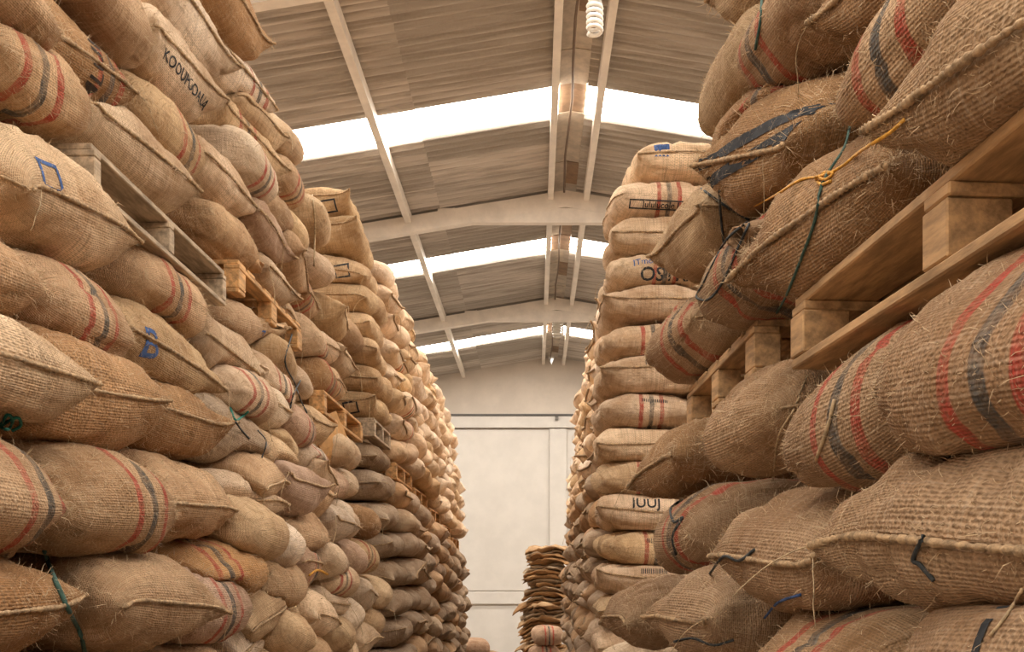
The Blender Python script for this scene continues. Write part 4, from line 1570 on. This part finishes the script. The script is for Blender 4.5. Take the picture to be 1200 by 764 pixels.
# ------------------------------------------------------------------ pile of folded empty sacks by the door
def folded_sack(loc, rz, w, dpt, h, seed):
    r = np.random.default_rng(seed)
    nl, nc = 14, 20
    t = np.linspace(-1, 1, nl)
    a = 2 * PI * np.arange(nc) / nc
    T, A = np.meshgrid(t, a, indexing='ij')
    ca, sa = np.cos(A), np.sin(A)
    x = w / 2 * T + 0 * A
    y = dpt / 2 * np.sign(ca) * np.abs(ca) ** .5
    z = h / 2 * np.sign(sa) * np.abs(sa) ** .8
    P = np.stack([x, y, z], -1)
    P[..., 0] += .09 * vnoise(P * 7 + seed, 3) * np.abs(T)
    P[..., 1] += .07 * vnoise(P * 9 + seed, 4)
    wx, wy = P[..., 0] * math.cos(rz) - P[..., 1] * math.sin(rz) + loc[0], P[..., 0] * math.sin(rz) + P[..., 1] * math.cos(rz) + loc[1]
    Q = np.stack([wx * 6, wy * 6, np.full_like(wx, seed * .07)], -1)     # the folds of one sack follow those of the sack below
    P[..., 2] += .055 * vnoise(Q, 1) + .025 * vnoise(Q * np.array([2.7, 2.7, 1.0]), 2)
    P[..., 2] -= 1.1 * (np.abs(wx - .24) - .16).clip(0) ** 2                # ends hang over the edge of the pile
    V = P.reshape(-1, 3)
    F_ = [(i * nc + j, (i + 1) * nc + j, (i + 1) * nc + (j + 1) % nc, i * nc + (j + 1) % nc) for i in range(nl - 1) for j in range(nc)]
    F_ += [tuple(range(nc)), tuple((nl - 1) * nc + k for k in range(nc - 1, -1, -1))]
    me = mesh('folded_sack', V, F_, True)
    me.materials.append(M['burlap_far'])
    o = obj('folded_sack', me)
    o.location = loc
    o.rotation_euler = (0, 0, rz)
    return o


FOLDED = []
rr = random.Random(4)
PD = 15.2
zb, k = FLOOR + .06, 0
while zb < .40:
    t_ = (zb - FLOOR) / 3.1
    x = (644 - 12 * (1 - t_) - PX) * PD / F + rr.uniform(-.05, .05)
    o = folded_sack((x, PD + rr.uniform(-.06, .06), zb), rr.uniform(-.25, .25), .62 + .25 * (1 - t_) + rr.uniform(-.16, .08), .6, .060, 40 + k)
    o.color = (*TONES[rr.choice(['brown', 'tan', 'brown', 'grey'])], 1)
    o['stripe'] = 0.0
    o['stripe_offset'] = 0.0
    FOLDED.append(o)
    zb += .066
    k += 1
for q, o in enumerate(reversed(FOLDED)):
    tag(o, ('%s folded sack from the top of the ragged pile before the door' % ORD[q + 1]) if q < 20 else 'folded empty sack deep in the ragged pile before the door', 'sack', 'folded empty sacks by the door')
for j, (u, v) in enumerate(((641, 744), (638, 766), (556, 759))):
    src = VAR['fold', 'far'][j]
    o = obj('burlap_sack', src[1])
    d = 14.3 if j < 2 else 14.4
    o.location = at(u, v, d)
    o.rotation_euler = (0, 0, -PI / 2 + .1)
    o.scale = (.8, .85, 1.05)
    o.color = (*TONES['pink'], 1)
    o['stripe'] = 1.0 if j < 2 else 0.0
    o['stripe_offset'] = 0.0
    tag(o, ['pinkish sack with thin red lines before the ragged pile', 'lower pinkish sack with red lines before the ragged pile', 'pale sack lying low past the rear left stack'][j], 'sack',
        'sacks past the rear stacks')


# ------------------------------------------------------------------ cardboard sheet tucked under the far orange pallet
e = at(386, 515, 6.15)
V = []
for k in range(6):
    for j in (0, 1):
        V.append((.035 * math.sin(k * .9), -.19 + .38 * j, -.15 + .06 * k))
V2 = [(x - .006, y, z) for x, y, z in V]
Fc = []
for k in range(5):
    a = 2 * k
    Fc += [(a, a + 1, a + 3, a + 2), (12 + a + 2, 12 + a + 3, 12 + a + 1, 12 + a)]
    Fc += [(a, a + 2, 12 + a + 2, 12 + a), (a + 3, a + 1, 12 + a + 1, 12 + a + 3)]
Fc += [(1, 0, 12, 13), (10, 11, 23, 22)]
o = obj('cardboard_sheet', mesh('cardboard_sheet', V + V2, Fc, False), M['cardboard'])
o.location = e
o.rotation_euler = (.35, .1, -.25)
tag(o, 'bent orange-brown cardboard sheet tucked between sacks under the far orange pallet', 'cardboard')

# ------------------------------------------------------------------ twine lying on and hanging from the near sacks
bpy.context.view_layer.update()
dg = bpy.context.evaluated_depsgraph_get()


def on_surface(u, v, lift=.006):
    d = Vector(((u - PX) / F, 1.0, (PY - v) / F)).normalized()
    hit, p, nrm, _, ob, _ = scene.ray_cast(dg, Vector((0, 0, 0)), d, distance=9.0)
    if not hit:
        return None
    return p - d * lift


def twine(px, r, mat, label, name='twine', cat='twine', slack=.05):
    pts = []
    dense = spline([(u, v, 0) for u, v in px], 5)
    for q in dense:
        p = on_surface(q.x, q.y)
        if p is not None:
            pts.append(p)
    if len(pts) < 3:
        return None
    # hanging stretches do not follow every dip: bridge to the nearer neighbours
    for _ in range(3):
        dist = [p.length for p in pts]
        for i in range(1, len(pts) - 1):
            m = (dist[i - 1] + dist[i + 1]) / 2
            if dist[i] > m + .012:
                pts[i] = pts[i] * ((m + .006) / dist[i])
    o = obj(name, tube_me(name, pts, r, 6), M[mat])
    tag(o, label, cat, 'loose twine on the sacks')
    return o


twine([(-6, 508), (2, 496), (9, 486), (15, 492), (10, 503), (2, 500), (12, 492), (22, 490), (24, 499), (14, 505)], .004, 'twine_teal', 'teal twine knotted in loops over the broad-striped sack')
twine([(52, 646), (60, 668), (71, 694), (84, 722), (95, 745), (101, 775)], .006, 'twine_green', 'dark green strap hanging across the large sack with pointed ear')
twine([(270, 478), (276, 492), (284, 488), (291, 482)], .005, 'twine_teal', 'short green twine end tied on the greyish sack')
twine([(276, 494), (283, 504), (292, 514)], .004, 'twine_dark', 'dark yarn trailing from the green twine end')
twine([(884, 242), (910, 228), (938, 211), (962, 206), (985, 196), (1010, 176), (1042, 156), (1060, 140)], .0028, 'twine_orange', 'orange cord drawn across the brown seam sack', 'cord', 'cord')
twine([(958, 212), (966, 202), (976, 203), (968, 210), (956, 208), (962, 216), (974, 212)], .003, 'twine_orange', 'orange knot in the middle of the cord', 'cord_knot', 'cord')
twine([(996, 148), (988, 176), (964, 214), (955, 258), (940, 300), (922, 345), (910, 367)], .0032, 'twine_green', 'long thin grey-green thread down the brown seam sack')
twine([(822, 221), (848, 240), (878, 258)], .0042, 'twine_dark', 'black twine tied from ear to ear over the pointed-ear sack')
twine([(843, 224), (845, 258), (848, 284)], .004, 'twine_dark', 'short black twine hanging straight on the pointed-ear sack')
twine([(876, 260), (852, 280), (836, 308), (823, 334), (816, 348), (830, 351), (846, 332), (864, 292), (878, 262)], .0034, 'twine_dark', 'black twine looping low under the pointed-ear sack')
twine([(893, -4), (891, 25), (885, 58)], .004, 'twine_green', 'dark green thread hanging by the straw sack at stack top')
twine([(1082, 628), (1070, 655), (1078, 662), (1094, 680)], .0032, 'twine_dark', 'black thread knot on the torn-seam sack')
twine([(896, 724), (912, 706), (938, 697)], .003, 'ink_blue', 'blue twine end on the sack with curling flap')
twine([(832, 672), (848, 652), (866, 657), (884, 644)], .0035, 'twine_dark', 'black twine crossing the faint-striped sack')
twine([(946, 440), (930, 480), (912, 512), (906, 562)], .0025, 'twine_straw', 'long straw yarn hanging from the rumpled sack')
twine([(978, 468), (970, 500), (956, 540)], .0035, 'twine_straw', 'short straw yarn between the rumpled and striped sacks')
twine([(800, 585), (786, 596), (790, 612), (800, 606), (788, 628), (792, 650)], .0045, 'twine_dark', 'black twine tied round the ear under the brown sack')
twine([(302, 504), (312, 518), (307, 536)], .0035, 'twine_dark', 'black yarn stroke on the smooth straw sack')
twine([(342, 392), (334, 424), (345, 448), (352, 468), (360, 484)], .0045, 'twine_dark', 'black frayed twine hanging beside the far orange pallet')
twine([(352, 446), (344, 462), (340, 478)], .005, 'twine_dark', 'side strand of the black frayed twine')
twine([(366, 228), (369, 262), (368, 312)], .005, 'twine_straw', 'straw yarn hanging before the rear left stack end')
twine([(362, 674), (372, 668), (384, 673)], .007, 'twine_orange', 'yellow twine knot on a low sack of the left stack')
twine([(1160, 745), (1180, 720), (1198, 690)], .002, 'twine_straw', 'straw yarn across the crossing bands sack')
twine([(790, 752), (812, 748), (836, 756), (860, 750)], .0035, 'twine_dark', 'black twine under the scalloped flap sack')
